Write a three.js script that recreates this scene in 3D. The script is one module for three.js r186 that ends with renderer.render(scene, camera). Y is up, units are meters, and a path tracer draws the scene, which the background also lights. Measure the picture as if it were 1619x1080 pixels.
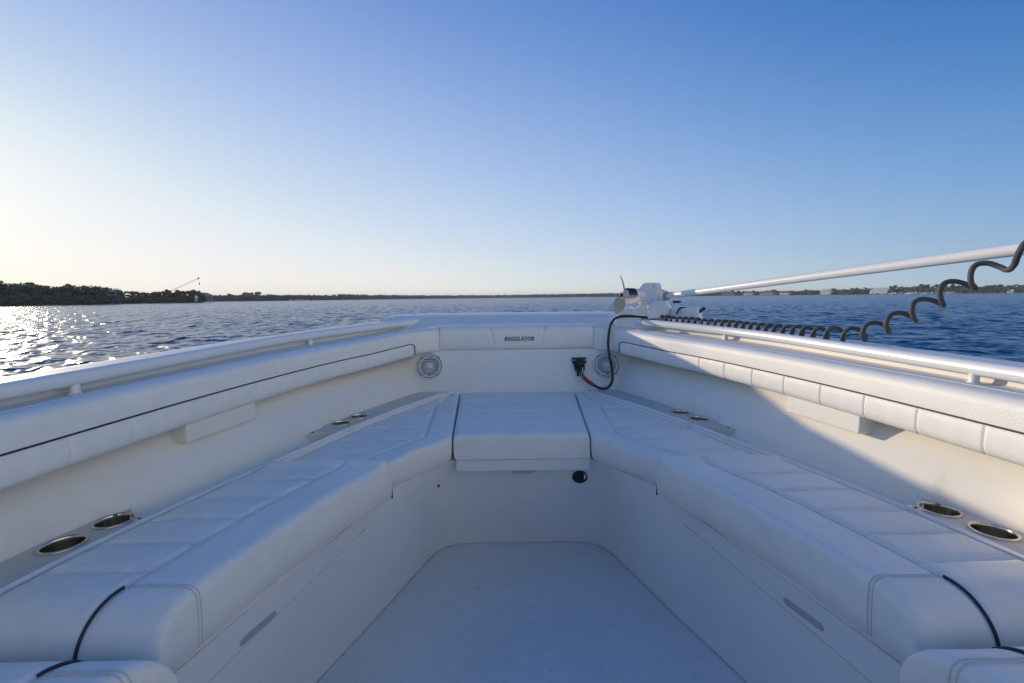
import * as THREE from 'three';
import { mergeGeometries, toCreasedNormals } from 'three/addons/utils/BufferGeometryUtils.js';
import { RoundedBoxGeometry } from 'three/addons/geometries/RoundedBoxGeometry.js';
import { ImprovedNoise } from 'three/addons/math/ImprovedNoise.js';
import { FontLoader } from 'three/addons/loaders/FontLoader.js';
import { TextGeometry } from 'three/addons/geometries/TextGeometry.js';

// ---------------------------------------------------------------- camera
const scene = new THREE.Scene();
const D2R = Math.PI / 180;
const CAM = { pos: [-0.05, 1.2, 0], yaw: -0.378 * D2R, pitch: 5.513 * D2R, roll: 0.6016 * D2R };
const camera = new THREE.PerspectiveCamera(73.74, 1619 / 1080, 0.05, 12000);
{
  const cy = Math.cos(CAM.yaw), sy = Math.sin(CAM.yaw), cp = Math.cos(CAM.pitch), sp = Math.sin(CAM.pitch), cr = Math.cos(CAM.roll), sr = Math.sin(CAM.roll);
  const fwd = new THREE.Vector3(-sy, 0, -cy), right = new THREE.Vector3(cy, 0, -sy), up = new THREE.Vector3(0, 1, 0);
  const F = fwd.clone().multiplyScalar(cp).addScaledVector(up, -sp), U0 = up.clone().multiplyScalar(cp).addScaledVector(fwd, sp);
  const R = right.clone().multiplyScalar(cr).addScaledVector(U0, -sr), U = U0.clone().multiplyScalar(cr).addScaledVector(right, sr);
  const m = new THREE.Matrix4().makeBasis(R, U, F.clone().negate());
  camera.quaternion.setFromRotationMatrix(m);
  camera.position.set(...CAM.pos);
}
scene.add(camera);

// ---------------------------------------------------------------- sky and sun
const sstep = (a, b, x) => { const t = Math.min(1, Math.max(0, (x - a) / (b - a))); return t * t * (3 - 2 * t); };
const lerp0 = (a, b, t) => a + (b - a) * t;
const SUN_AZ = -51 * D2R, SUN_EL = 9.15 * D2R;
const sunDir = new THREE.Vector3(Math.sin(SUN_AZ) * Math.cos(SUN_EL), Math.sin(SUN_EL), -Math.cos(SUN_AZ) * Math.cos(SUN_EL));
function skyColour(x, y, z) {                                    // clear evening air: blue overhead, pale at the horizon, warm white round the sun
  const el = Math.max(y, 0), c = x * sunDir.x + y * sunDir.y + z * sunDir.z, th = Math.acos(Math.min(1, Math.max(-1, c)));
  const a = Math.exp(-el / 0.08), b = Math.exp(-th / 0.2), h = Math.exp(-el / 0.16);
  const fit = [0.6133 + 0.0761 * a + 0.1968 * b + 0.2987 * c - 0.8224 * el, 0.7406 - 0.0032 * a + 0.17 * b + 0.2118 * c - 0.6819 * el, 0.8749 - 0.1348 * a + 0.06 * b + 0.1415 * c - 0.3855 * el];
  const low = [0.2 + 0.28 * h, 0.38 + 0.22 * h, 0.62 + 0.08 * h];
  const w = (1 - sstep(-0.95, -0.2, c)) * (1 - sstep(0.3, 0.98, el)), aftFill = [0.98, 0.975, 0.97];      // unseen sky opposite the sun, paled to fill the shaded interior
  const deep = sstep(0.12, 0.6, el) * (1 - sstep(-0.4, 0.55, c)) * sstep(-1, -0.2, c);   // the deepest blue lies across from the sun, high up
  const out = [];
  for (let i = 0; i < 3; i++) {
    const p = Math.max(fit[i], 0.001), q = low[i], g0 = Math.pow(Math.pow(p, 9) + Math.pow(q, 9), 1 / 9), g1 = (g0 > 0.86 ? 0.86 + (g0 - 0.86) * 0.6 : g0) - [0.1, 0.07, 0.07][i] * deep, g = lerp0(g1, aftFill[i], w);
    out.push([0.77, 0.75, 0.72][i] * Math.pow((g + 0.055) / 1.055, 2.4));
  }
  return out;
}
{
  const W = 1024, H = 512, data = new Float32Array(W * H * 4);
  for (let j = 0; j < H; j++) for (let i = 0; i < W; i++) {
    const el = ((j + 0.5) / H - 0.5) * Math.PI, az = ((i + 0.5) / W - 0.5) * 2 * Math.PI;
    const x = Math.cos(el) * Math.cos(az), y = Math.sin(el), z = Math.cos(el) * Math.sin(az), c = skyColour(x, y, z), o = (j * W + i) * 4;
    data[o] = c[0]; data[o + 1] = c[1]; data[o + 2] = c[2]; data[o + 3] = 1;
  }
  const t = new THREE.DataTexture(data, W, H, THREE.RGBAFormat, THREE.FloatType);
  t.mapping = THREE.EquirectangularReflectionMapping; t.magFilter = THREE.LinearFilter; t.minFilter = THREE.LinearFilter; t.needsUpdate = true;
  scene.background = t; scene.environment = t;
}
const sun = new THREE.DirectionalLight(new THREE.Color().setRGB(1, 0.82, 0.58), 2.05);
sun.position.copy(sunDir).multiplyScalar(60); sun.castShadow = true; sun.shadow.radius = 1.5;
sun.shadow.mapSize.set(4096, 4096);
Object.assign(sun.shadow.camera, { left: -8, right: 8, top: 8, bottom: -8, near: 1, far: 140 });
scene.add(sun, sun.target);
const renderer = new THREE.WebGLRenderer({ antialias: true });
renderer.toneMapping = THREE.LinearToneMapping; renderer.toneMappingExposure = 1.57;
renderer.shadowMap.enabled = true; renderer.shadowMap.type = THREE.PCFSoftShadowMap;

// ---------------------------------------------------------------- helpers
let seedState = 7;
const rnd = () => { seedState = (seedState + 0x6d2b79f5) | 0; let t = Math.imul(seedState ^ (seedState >>> 15), 1 | seedState); t = (t + Math.imul(t ^ (t >>> 7), 61 | t)) ^ t; return ((t ^ (t >>> 14)) >>> 0) / 4294967296; };
const rr = (a, b) => a + (b - a) * rnd();
const noise = new ImprovedNoise();
const lerp = (a, b, t) => a + (b - a) * t, clamp = (x, a, b) => Math.min(b, Math.max(a, x));
function table(pts) {                                            // smooth curve through [z, value] pairs
  const n = pts.length, m = pts.map((p, i) => { const a = pts[Math.max(0, i - 1)], b = pts[Math.min(n - 1, i + 1)]; return (b[1] - a[1]) / (b[0] - a[0]); });
  return (z) => {
    if (z <= pts[0][0]) return pts[0][1] + m[0] * (z - pts[0][0]);
    if (z >= pts[n - 1][0]) return pts[n - 1][1] + m[n - 1] * (z - pts[n - 1][0]);
    let i = 0; while (z > pts[i + 1][0]) i++;
    const d = pts[i + 1][0] - pts[i][0], t = (z - pts[i][0]) / d, t2 = t * t, t3 = t2 * t;
    return (2 * t3 - 3 * t2 + 1) * pts[i][1] + (t3 - 2 * t2 + t) * d * m[i] + (-2 * t3 + 3 * t2) * pts[i + 1][1] + (t3 - t2) * d * m[i + 1];
  };
}
const V = (x, y, z) => new THREE.Vector3(x, y, z);
function curve(pts, tension) { return new THREE.CatmullRomCurve3(pts.map((p) => V(...p)), false, 'centripetal', tension); }
function gridGeo(rows, flip = false) {                           // rows of [x, y, z] to a sheet with uv in metres
  const n = rows.length, k = rows[0].length, pos = new Float32Array(n * k * 3), uv = new Float32Array(n * k * 2), idx = [];
  const dist = (a, b) => Math.hypot(a[0] - b[0], a[1] - b[1], a[2] - b[2]);
  const mid = k >> 1; let u = 0;
  for (let i = 0; i < n; i++) {
    if (i) u += dist(rows[i][mid], rows[i - 1][mid]);
    let v = 0;
    for (let j = 0; j < k; j++) {
      if (j) v += dist(rows[i][j], rows[i][j - 1]);
      pos.set(rows[i][j], (i * k + j) * 3); uv.set([u, v], (i * k + j) * 2);
      if (i && j) { const a = (i - 1) * k + j - 1, b = a + 1, c = a + k, d = c + 1; flip ? idx.push(a, c, b, b, c, d) : idx.push(a, b, c, b, d, c); }
    }
  }
  const g = new THREE.BufferGeometry();
  g.setAttribute('position', new THREE.BufferAttribute(pos, 3)); g.setAttribute('uv', new THREE.BufferAttribute(uv, 2)); g.setIndex(idx); g.computeVertexNormals();
  return g;
}
const creased = (g, deg = 35) => toCreasedNormals(g, deg * D2R);
const counts = {};
function numbered(name) { counts[name] = (counts[name] ?? -1) + 1; return counts[name] ? name + '_' + String(counts[name]).padStart(3, '0') : name; }
function part(name, geo, mat, parent, label) {
  const m = new THREE.Mesh(geo, mat); m.name = name; m.castShadow = m.receiveShadow = true;
  if (label) m.userData.label = label;
  parent.add(m); return m;
}
function tag(o, label, category, group) { o.userData.label = label; o.userData.category = category; if (group) o.userData.group = group; return o; }
function thing(name, label, category, group) { const o = new THREE.Group(); o.name = numbered(name); scene.add(o); return tag(o, label, category, group); }
function rebase(g) {                                             // put a group's origin at the base of what it holds
  const b = new THREE.Box3().setFromObject(g), p = V((b.min.x + b.max.x) / 2, b.min.y, (b.min.z + b.max.z) / 2);
  for (const c of g.children) c.position.sub(p);
  g.position.copy(p); return g;
}
function copy(root, label) { const r = root.clone(); r.name = numbered(root.name.replace(/_\d{3}$/, '')); scene.add(r); if (label) r.userData.label = label; return r; }
function structure(name, geo, mat) { const m = part(name, geo, mat, scene); m.userData.kind = 'structure'; return m; }
const tube = (pts, r, seg = 60, rad = 8) => new THREE.TubeGeometry(curve(pts), seg, r, rad, false);
const lathe = (pts, seg = 32) => new THREE.LatheGeometry(pts.map((p) => new THREE.Vector2(...p)), seg);
const box = (w, h, d, r = 0.004, s = 2) => new RoundedBoxGeometry(w, h, d, s, r);
const at = (g, x, y, z) => g.translate(x, y, z);

// ---------------------------------------------------------------- materials
function noiseTexture(size, f, repeat, srgb = false) {
  const d = new Uint8Array(size * size * 4);
  for (let j = 0; j < size; j++) for (let i = 0; i < size; i++) { const c = f(i / size, j / size); d.set([clamp(c[0], 0, 255), clamp(c[1], 0, 255), clamp(c[2], 0, 255), 255], (j * size + i) * 4); }
  const t = new THREE.DataTexture(d, size, size); t.wrapS = t.wrapT = THREE.RepeatWrapping; t.magFilter = THREE.LinearFilter; t.repeat.set(repeat, repeat); if (srgb) t.colorSpace = THREE.SRGBColorSpace; t.needsUpdate = true;
  return t;
}
// tiling noise: blends four shifted reads so that the edges meet
function tileNoise(u, v, f, z) { const n = (a, b) => noise.noise(a * f, b * f, z); const a = sstep(0, 1, u), b = sstep(0, 1, v); return lerp(lerp(n(u, v), n(u - 1, v), a), lerp(n(u, v - 1), n(u - 1, v - 1), a), b); }
const grain = noiseTexture(256, (u, v) => { const g = 128 + 90 * tileNoise(u, v, 38, 1) + 60 * tileNoise(u, v, 80, 3); return [g, g, g]; }, 6);
const skid = noiseTexture(256, (u, v) => { const g = 128 + 120 * tileNoise(u, v, 60, 5); return [g, g, g]; }, 5);
const soilVinyl = noiseTexture(256, (u, v) => { const g = 250 + 5 * tileNoise(u, v, 5, 8) + 5 * tileNoise(u, v, 22, 2); return [g, g - 0.5, g - 2]; }, 1.3, true);
const soilGel = noiseTexture(256, (u, v) => { const g = 251 + 4 * tileNoise(u, v, 4, 18) + 4 * tileNoise(u, v, 17, 12); return [g, g - 0.5, g - 1.5]; }, 0.9, true);
const soilSole = noiseTexture(512, (u, v) => { const sp = Math.max(0, tileNoise(u, v, 34, 21) - 0.42), g = 247 + 7 * tileNoise(u, v, 5, 30) + 5 * tileNoise(u, v, 26, 33) - 60 * sp; return [g, g - 0.5, g - 2]; }, 0.7, true);
const lin = (r, g, b) => new THREE.Color().setRGB(r, g, b);
const M = {
  gel: new THREE.MeshPhysicalMaterial({ color: lin(0.87, 0.855, 0.81), map: soilGel, roughness: 0.32, clearcoat: 0.3, clearcoatRoughness: 0.2, side: THREE.DoubleSide }),
  deck: new THREE.MeshStandardMaterial({ color: lin(0.82, 0.815, 0.8), map: soilGel, roughness: 0.65, bumpMap: skid, bumpScale: 0.0003, side: THREE.DoubleSide }),
  shelf: new THREE.MeshPhysicalMaterial({ color: lin(0.66, 0.64, 0.585), map: soilGel, roughness: 0.45, clearcoat: 0.15, clearcoatRoughness: 0.3 }),
  cream: new THREE.MeshPhysicalMaterial({ color: lin(0.87, 0.84, 0.765), map: soilGel, roughness: 0.4, clearcoat: 0.2, clearcoatRoughness: 0.25, side: THREE.DoubleSide }),
  sole: new THREE.MeshStandardMaterial({ color: lin(0.82, 0.815, 0.795), map: soilSole, roughness: 0.6, bumpMap: skid, bumpScale: 0.0006 }),
  vinyl: new THREE.MeshStandardMaterial({ color: lin(0.87, 0.85, 0.795), map: soilVinyl, roughness: 0.5, bumpMap: grain, bumpScale: 0.0007, side: THREE.DoubleSide }),
  thread: new THREE.MeshStandardMaterial({ color: lin(0.6, 0.6, 0.58), roughness: 0.8 }),
  navy: new THREE.MeshStandardMaterial({ color: lin(0.016, 0.022, 0.045), roughness: 0.5 }),
  print: new THREE.MeshStandardMaterial({ color: lin(0.012, 0.022, 0.075), roughness: 0.5 }),
  powder: new THREE.MeshPhysicalMaterial({ color: lin(0.78, 0.775, 0.755), roughness: 0.3, clearcoat: 0.3 }),
  plasticWhite: new THREE.MeshStandardMaterial({ color: lin(0.7, 0.7, 0.69), roughness: 0.35 }),
  motorWhite: new THREE.MeshPhysicalMaterial({ color: lin(0.83, 0.82, 0.79), roughness: 0.3, clearcoat: 0.4 }),
  black: new THREE.MeshStandardMaterial({ color: lin(0.012, 0.012, 0.013), roughness: 0.45 }),
  rubber: new THREE.MeshStandardMaterial({ color: lin(0.02, 0.02, 0.022), roughness: 0.55 }),
  cord: new THREE.MeshStandardMaterial({ color: lin(0.085, 0.08, 0.078), roughness: 0.6, bumpMap: grain, bumpScale: 0.0005 }),
  red: new THREE.MeshStandardMaterial({ color: lin(0.36, 0.028, 0.02), roughness: 0.5 }),
  greyPull: new THREE.MeshStandardMaterial({ color: lin(0.42, 0.42, 0.43), roughness: 0.6 }),
  gapGrey: new THREE.MeshStandardMaterial({ color: lin(0.45, 0.45, 0.45), roughness: 0.7 }),
  steel: new THREE.MeshStandardMaterial({ color: lin(0.62, 0.59, 0.52), metalness: 1, roughness: 0.24, side: THREE.DoubleSide }),
  screw: new THREE.MeshStandardMaterial({ color: lin(0.14, 0.14, 0.15), metalness: 0.6, roughness: 0.4 }),
  dark: new THREE.MeshStandardMaterial({ color: lin(0.03, 0.032, 0.036), roughness: 0.8 }),
  blade: new THREE.MeshStandardMaterial({ color: lin(0.62, 0.54, 0.43), roughness: 0.45, side: THREE.DoubleSide }),
  greenMark: new THREE.MeshStandardMaterial({ color: lin(0.03, 0.3, 0.08), roughness: 0.5 }),
};

// ---------------------------------------------------------------- boat lines (half breadths in metres, bow towards -z)
const deckY = table([[-4.1, 1.045], [-3.8, 1.075], [-3.5, 1.087], [-3.3, 1.088], [-3.2, 1.083], [-3.12, 1.066], [-3.05, 1.03], [-3.0, 1.006], [-2.95, 0.997], [-2.85, 0.989], [-2.7, 0.98], [-2.4, 0.966], [-1.26, 0.945], [0, 0.935], [2.2, 0.93]]);
const FACE = [[0, -2.94], [0.25, -2.94], [0.5, -2.935], [0.575, -2.905], [0.645, -2.83], [0.7, -2.73], [0.8, -2.5], [0.9, -2.26], [1.01, -1.87], [1.09, -1.46], [1.145, -1.0], [1.2, -0.4], [1.235, 0.5], [1.24, 2.2]];
const EDGE = [[0, -4.1], [0.3, -3.88], [0.54, -3.62], [0.66, -3.48], [0.78, -3.33], [0.93, -3.1], [1.09, -2.8], [1.21, -2.5], [1.35, -2.03], [1.43, -1.5], [1.47, -1.0], [1.5, -0.4], [1.51, 0.5], [1.51, 2.2]];
const RAIL = [[0.60, -3.2], [0.665, -3.115], [0.80, -2.93], [0.94, -2.70], [1.09, -2.40], [1.175, -2.1], [1.23, -1.7], [1.27, -1.26], [1.30, -0.8], [1.33, 0], [1.34, 2.3]];
const railY = table([[-3.2, 1.045], [-2.7, 1.025], [-2.4, 1.014], [-1.3, 0.989], [0, 0.979], [2.2, 0.974]]);
const faceX = table(FACE.slice(2).map(([x, z]) => [z, x]));
const rodX = table([[-2.85, 0.43], [-2.7, 0.5], [-2.4, 0.64], [-2.08, 0.765], [-1.7, 0.885], [-1.19, 1.03], [-0.9, 1.09], [-0.3, 1.14], [0.5, 1.155], [2.2, 1.16]]);
const wallX = table([[-2.87, 0.615], [-2.26, 0.858], [-1.956, 0.955], [-1.3, 1.135], [-1.07, 1.2], [-0.5, 1.26], [0.5, 1.29], [2.2, 1.3]]);
const wallTopX = table([[-3.1, 0.76], [-2.85, 0.86], [-2.4, 1.02], [-1.9, 1.15], [-1.3, 1.28], [-1.0, 1.325], [-0.5, 1.36], [0.5, 1.38], [2.2, 1.39]]);
const range = (a, b, n) => Array.from({ length: n + 1 }, (_, i) => lerp(a, b, i / n));

// ================================================================ BOAT
const boat = thing('boat', 'white open fishing boat seen from inside its bow', 'boat');
{
  // --- cockpit sole
  const FL = [[0, -2.14], [0.2, -2.138], [0.32, -2.128], [0.395, -2.075], [0.46, -1.92], [0.57, -1.6], [0.675, -1.31], [0.8, -0.8], [0.93, 0], [1.0, 1], [1.0, 2.2]];
  const TP = [[0, -1.99], [0.2, -1.99], [0.3, -1.976], [0.36, -1.92], [0.42, -1.8], [0.525, -1.6], [0.615, -1.25], [0.72, -0.84], [0.87, 0], [0.96, 1], [0.96, 2.2]];
  const RD = [[0, -2.87], [0.25, -2.87], [0.42, -2.86], [0.55, -2.6], [0.7, -2.25], [0.91, -1.6], [1.01, -1.25], [1.095, -0.84], [1.15, 0], [1.16, 1], [1.16, 2.2]];
  const cF = curve(FL.map(([x, z]) => [x, 0, z])), cT = curve(TP.map(([x, z]) => [x, 0, z])), cR = curve(RD.map(([x, z]) => [x, 0, z]));
  const NS = 90, ts = range(0, 1, NS);
  const shape = new THREE.Shape(), half = ts.map((t) => cF.getPoint(t));
  const sx = (p) => Math.max(0, p.x - 0.006), sz = (p) => p.z + (p.z < -2 ? 0.006 : 0);
  shape.moveTo(sx(half[NS]), half[NS].z);
  for (let i = NS - 1; i >= 0; i--) shape.lineTo(sx(half[i]), sz(half[i]));
  for (let i = 1; i <= NS; i++) shape.lineTo(-sx(half[i]), sz(half[i]));
  shape.closePath();
  part('cockpit_sole', new THREE.ExtrudeGeometry(shape, { depth: 0.02, bevelEnabled: true, bevelSize: 0.003, bevelThickness: 0.003, bevelSegments: 2, curveSegments: 4 }).rotateX(Math.PI / 2).translate(0, -0.003, 0), M.sole, boat, 'flat non-skid cockpit floor');
  // --- seat base: inner wall from the sole up to the seats, its flat top under the cushions and the raised lip at the back
  const rows = [];
  for (let i = -NS; i <= NS; i++) {
    const t = Math.abs(i) / NS, s = i < 0 ? -1 : 1, f = cF.getPoint(t), p = cT.getPoint(t), r = cR.getPoint(t), row = [];
    row.push([s * f.x, -0.025, f.z], [s * f.x, -0.002, f.z]);
    const n = 10; for (let k = 1; k <= n; k++) { const q = k / n, e = q * q * 0.35 + q * 0.65; row.push([s * lerp(f.x, p.x, e), 0.478 * q, lerp(f.z, p.z, e)]); }
    row.push([s * lerp(p.x, r.x, 0.012), 0.486, lerp(p.z, r.z, 0.012)], [s * lerp(p.x, r.x, 0.04), 0.489, lerp(p.z, r.z, 0.04)], [s * lerp(p.x, r.x, 0.97), 0.489, lerp(p.z, r.z, 0.97)]);
    rows.push(row);
  }
  part('seat_base', creased(gridGeo(rows, true), 40), M.gel, boat);
  // --- storage hatches in the two seat faces: panels a little proud of the wall with a gap round them
  for (const s of [-1, 1]) {
    const zA = -1.53, zB = -0.35, hrows = [], top = (z) => 0.47, low = (z) => lerp(0.405, 0.33, clamp((z - zA) / 1.2, 0, 1));
    const wallAt = (z, y) => {                                   // x of the seat wall at a height
      const find = (cv) => { let a = 0.2, b = 1; for (let k = 0; k < 30; k++) { const m = (a + b) / 2; cv.getPoint(m).z < z ? (a = m) : (b = m); } return cv.getPoint(a).x; };
      const q = clamp(y / 0.478, 0, 1), e = q * q * 0.35 + q * 0.65; return lerp(find(cF), find(cT), e);
    };
    for (const z of range(zA, zB, 24)) { const r = []; r.push([s * (wallAt(z, low(z)) + 0.004), low(z), z]); for (const y of range(low(z) + 0.002, top(z) - 0.002, 6)) r.push([s * (wallAt(z, y) - 0.006), y, z]); r.push([s * (wallAt(z, top(z)) + 0.004), top(z), z]); hrows.push(r); }
    const first = hrows[0].map(([x, y, z], j) => [s * (Math.abs(x) + 0.007), y, z]); hrows.unshift(first);
    const h = part('storage_hatch', creased(gridGeo(hrows, s > 0), 30), M.gel, boat);
    const gapLine = range(0.478, low(zA), 6).map((y) => [s * (wallAt(zA - 0.003, y) - 0.0015), y, zA - 0.003]); for (const z of range(zA, zB, 20)) gapLine.push([s * (wallAt(z, low(z) - 0.003) - 0.0015), low(z) - 0.003, z]);
    part('hatch_gap_line', tube(gapLine, 0.0013, 120, 6), M.gapGrey, h);  // shade of the gap round the hatch, laid in as a grey line
    // finger pull
    const zc = -1.06, y0 = s < 0 ? 0.395 : 0.41;
    const slot = new THREE.Shape(); const L = 0.047, R = 0.0085;
    slot.moveTo(-L, -R); slot.lineTo(L, -R); slot.absarc(L, 0, R, -Math.PI / 2, Math.PI / 2, false); slot.lineTo(-L, R); slot.absarc(-L, 0, R, Math.PI / 2, Math.PI * 1.5, false);
    const sg = new THREE.ExtrudeGeometry(slot, { depth: 0.004, bevelEnabled: true, bevelSize: 0.0015, bevelThickness: 0.0015, bevelSegments: 2 });
    const pull = part('finger_pull', sg, M.greyPull, boat, 'grey slotted finger pull');
    const p0 = V(s * wallAt(zc, y0), y0, zc), pz = V(s * wallAt(zc + 0.1, y0), y0, zc + 0.1), py = V(s * wallAt(zc, y0 + 0.1), y0 + 0.1, zc);
    const ex = pz.clone().sub(p0).normalize(), ey = py.clone().sub(p0).normalize(), ez = V().crossVectors(ex, ey).normalize();
    if (ez.x * s > 0) { ez.negate(); ex.negate(); }
    pull.quaternion.setFromRotationMatrix(new THREE.Matrix4().makeBasis(ex, ey, ez)); pull.position.copy(p0).addScaledVector(ez, 0.0035);
  }
  // --- hatch lid under the bow cushion and fittings on the bow face
  const lid = part('hatch_lid', at(box(0.596, 0.056, 0.16, 0.006), 0.006, 0.462, -2.033), M.gel, boat);
  const notch = new THREE.Shape(); notch.moveTo(-0.056, 0); notch.lineTo(0.056, 0); notch.quadraticCurveTo(0.05, -0.016, 0.036, -0.016); notch.lineTo(-0.036, -0.016); notch.quadraticCurveTo(-0.05, -0.016, -0.056, 0);
  part('lid_pull', new THREE.ExtrudeGeometry(notch, { depth: 0.02, bevelEnabled: false }).translate(0.008, 0.433, -1.985), M.greyPull, lid);
  const faceZ = (y) => { const q = y / 0.478, e = q * q * 0.35 + q * 0.65; return lerp(-2.138, -1.99, e); };
  {
    const y = 0.377, tilt = Math.atan2(0.148, 0.478), g = lathe([[0, 0.004], [0.026, 0.004], [0.028, 0.008], [0.034, 0.009], [0.036, 0.004], [0.036, -0.004]], 36).rotateX(Math.PI / 2).rotateX(0.35);
    part('round_socket', g.translate(0.27, y, faceZ(y) + 0.003), M.black, boat, 'round black socket in the bow seat face');
  }
  for (const [x, y, dz] of [[-0.305, 0.41, 0], [0.318, 0.41, 0], [-0.37, 0.37, 0.075], [0.395, 0.375, 0.085]]) part('snap_stud', lathe([[0, 0.006], [0.004, 0.0055], [0.0065, 0.003], [0.0075, 0]], 12).rotateX(Math.PI / 2).translate(x, y, faceZ(y) + dz + 0.001), M.screw, boat);

  // --- inner hull sides with the coved gutter behind the seats, and the bow bulkhead
  const dip0 = (z) => 0.055 * Math.max(sstep(-1.24, -1.22, z) * (1 - sstep(-0.42, -0.4, z)), sstep(-2.84, -2.8, z) * (1 - sstep(-2.09, -2.07, z)));
  for (const s of [-1, 1]) {
    const lr = [];
    for (const z of range(-3.02, 2.2, 320)) {
      const r = rodX(z), w = Math.max(wallX(z), r + 0.03), t = wallTopX(z), f = Math.max(faceX(Math.max(z, -2.93)), 0.5), d = deckY(z), row = [];
      row.push([s * (r - 0.012), 0.488, z], [s * (r - 0.012), 0.602, z], [s * (r - 0.006), 0.608, z], [s * (r + 0.004), 0.606, z], [s * (r + 0.007), 0.592, z], [s * (r + 0.008), 0.566 - dip0(z), z]);
      const well = Math.max(sstep(-1.24, -1.22, z) * (1 - sstep(-0.42, -0.4, z)), sstep(-2.84, -2.8, z) * (1 - sstep(-2.09, -2.07, z)));   // the gutter drops under the cup shelves
      const g = lerp(Math.min(0.05, (w - r - 0.008) * 0.8), 0.006, well), dip = 0.058 * well;
      for (let k = 0; k <= 6; k++) { const a = k / 6 * Math.PI / 2; row.push([s * (w + 0.008 * well - g + g * Math.sin(a)), 0.562 - dip + (0.055 + dip * 0.6) * (1 - Math.cos(a)), z]); }
      for (const q of [0.2, 0.4, 0.6, 0.8, 0.93]) row.push([s * (lerp(w, t, q) - 0.012 * Math.sin(q * Math.PI)), lerp(0.617, d - 0.105, q), z]);
      row.push([s * (t - 0.006), d - 0.1, z], [s * (t - 0.02), d - 0.094, z], [s * (f + 0.07), d - 0.094, z]);
      lr.push(row);
    }
    part('hull_side', creased(gridGeo(lr, s < 0), 50), M.cream, boat, 'cream inner hull side under the padded gunwale');
  }
  const bulkZ = (y) => -2.853 - (y - 0.6) * 0.42;
  const br = []; for (const y of range(0.48, 0.91, 12)) { const q = clamp((y - 0.6) / 0.26, -0.3, 1.2), hw = lerp(0.63, 0.88, q); br.push(range(-hw, hw, 24).map((x) => [x, y, bulkZ(y) + 0.01 * Math.pow(x / 0.8, 4)])); }
  part('bow_bulkhead', gridGeo(br, true), M.cream, boat, 'cream bulkhead at the head of the bow seats');

  // --- deck edge all round, foredeck, and the outer hull
  const half2 = (P) => curve(P.map(([x, z]) => [x, 0, z]));
  const railCurve = half2(RAIL), railLine = range(0, 1, 200).map((t) => { const p = railCurve.getPoint(t), g = railCurve.getTangent(t); return { x: p.x + Math.abs(g.z) * 0.03, z: p.z - Math.abs(g.x) * 0.03 }; });
  const cFace = half2(FACE), cEdge = half2(EDGE), N2 = 260, drows = [], hrows = [];
  for (let i = -N2; i <= N2; i++) {
    const t = Math.abs(i) / N2, s = i < 0 ? -1 : 1, f = cFace.getPoint(t), tan = cFace.getTangent(t), e = cEdge.getPoint(t);
    let nx = -tan.z, nz = tan.x; if (t === 0) { nx = 0; nz = -1; } if (nx < 0 || (nx < 1e-6 && nz > 0)) { nx = -nx; nz = -nz; }
    nx = Math.abs(nx); nz = -Math.abs(nz);
    const a = [f.x + nx * 0.082, f.z + nz * 0.082], L = Math.hypot(e.x - a[0], e.z - a[1]), row = [];
    // where this line crosses the foot of the raised edge behind the hand rail
    let qr = -1; for (let m = 0; m + 1 < railLine.length && qr < 0; m++) { const p = railLine[m], r = railLine[m + 1], dx = e.x - a[0], dz = e.z - a[1], rx = r.x - p.x, rz = r.z - p.z, det = dx * rz - dz * rx; if (Math.abs(det) < 1e-9) continue; const u = ((p.x - a[0]) * rz - (p.z - a[1]) * rx) / det, w = ((p.x - a[0]) * dz - (p.z - a[1]) * dx) / det; if (u > 0 && u < 1 && w >= 0 && w <= 1) qr = u; }
    const recess = qr > 0 ? 1 : 0; if (qr < 0) qr = 0.45; qr = clamp(qr, 0.05 / L + 0.02, 0.93);
    const put = (q, raised, dy) => { const x = lerp(a[0], e.x, q), z = lerp(a[1], e.z, q), lo = deckY(z), hi = z < -3.2 ? lo : Math.max(railY(z) + 0.008, lo); row.push([s * x, (recess ? lerp(lo, hi, raised) : lerp(lo, hi, sstep(0, 1, q) * 0.4)) + dy, z]); };
    put(0, 0, -0.03); put(0, 0, 0.002); put(0.004 / L, 0, 0.006); put(0.026 / L, 0, 0.006); put(0.031 / L, 0, 0.003); put(0.032 / L, 0, 0);
    for (const q of range(0, 1, 5)) put(lerp(0.036 / L, qr - 0.008 / L, q), 0, 0);
    put(qr - 0.002 / L, 0.06, 0); put(qr, 0.2, 0); put(qr + 0.003 / L, 0.85, 0); put(qr + 0.007 / L, 0.97, 0);
    for (const q of range(0, 1, 6)) put(lerp(qr + 0.012 / L, 0.985, q), 1, 0);
    const yE = row[row.length - 1][1], ox = e.x, oz = e.z;
    const out = (d, y) => { const k = Math.hypot(ox, 1) ? 1 : 1; row.push([s * (ox + d * Math.min(1, ox * 4 + 0.05)), y, oz - d * (1 - Math.min(1, ox))]); };
    out(0.0, yE - 0.002); out(0.01, yE - 0.008); out(0.014, yE - 0.02); out(0.014, yE - 0.05);
    drows.push(row);
    const hr = []; for (const q of range(0, 1, 14)) { const y = lerp(yE - 0.045, -0.75, q), k = 1 - 0.16 * q - 0.28 * q * q * q; hr.push([s * ox * k, y, oz + (oz < -2 ? (0.75 * q * (-2 - oz) / 2.1) : 0)]); }
    hr.push([0, -0.95, oz + (oz < -2 ? 0.85 * (-2 - oz) / 2.1 : 0)]);
    hrows.push(hr);
  }
  part('deck_edge', creased(gridGeo(drows, false), 40), M.deck, boat, 'white gunwale and foredeck');
  part('outer_hull', gridGeo(hrows, false), M.gel, boat);
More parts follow.
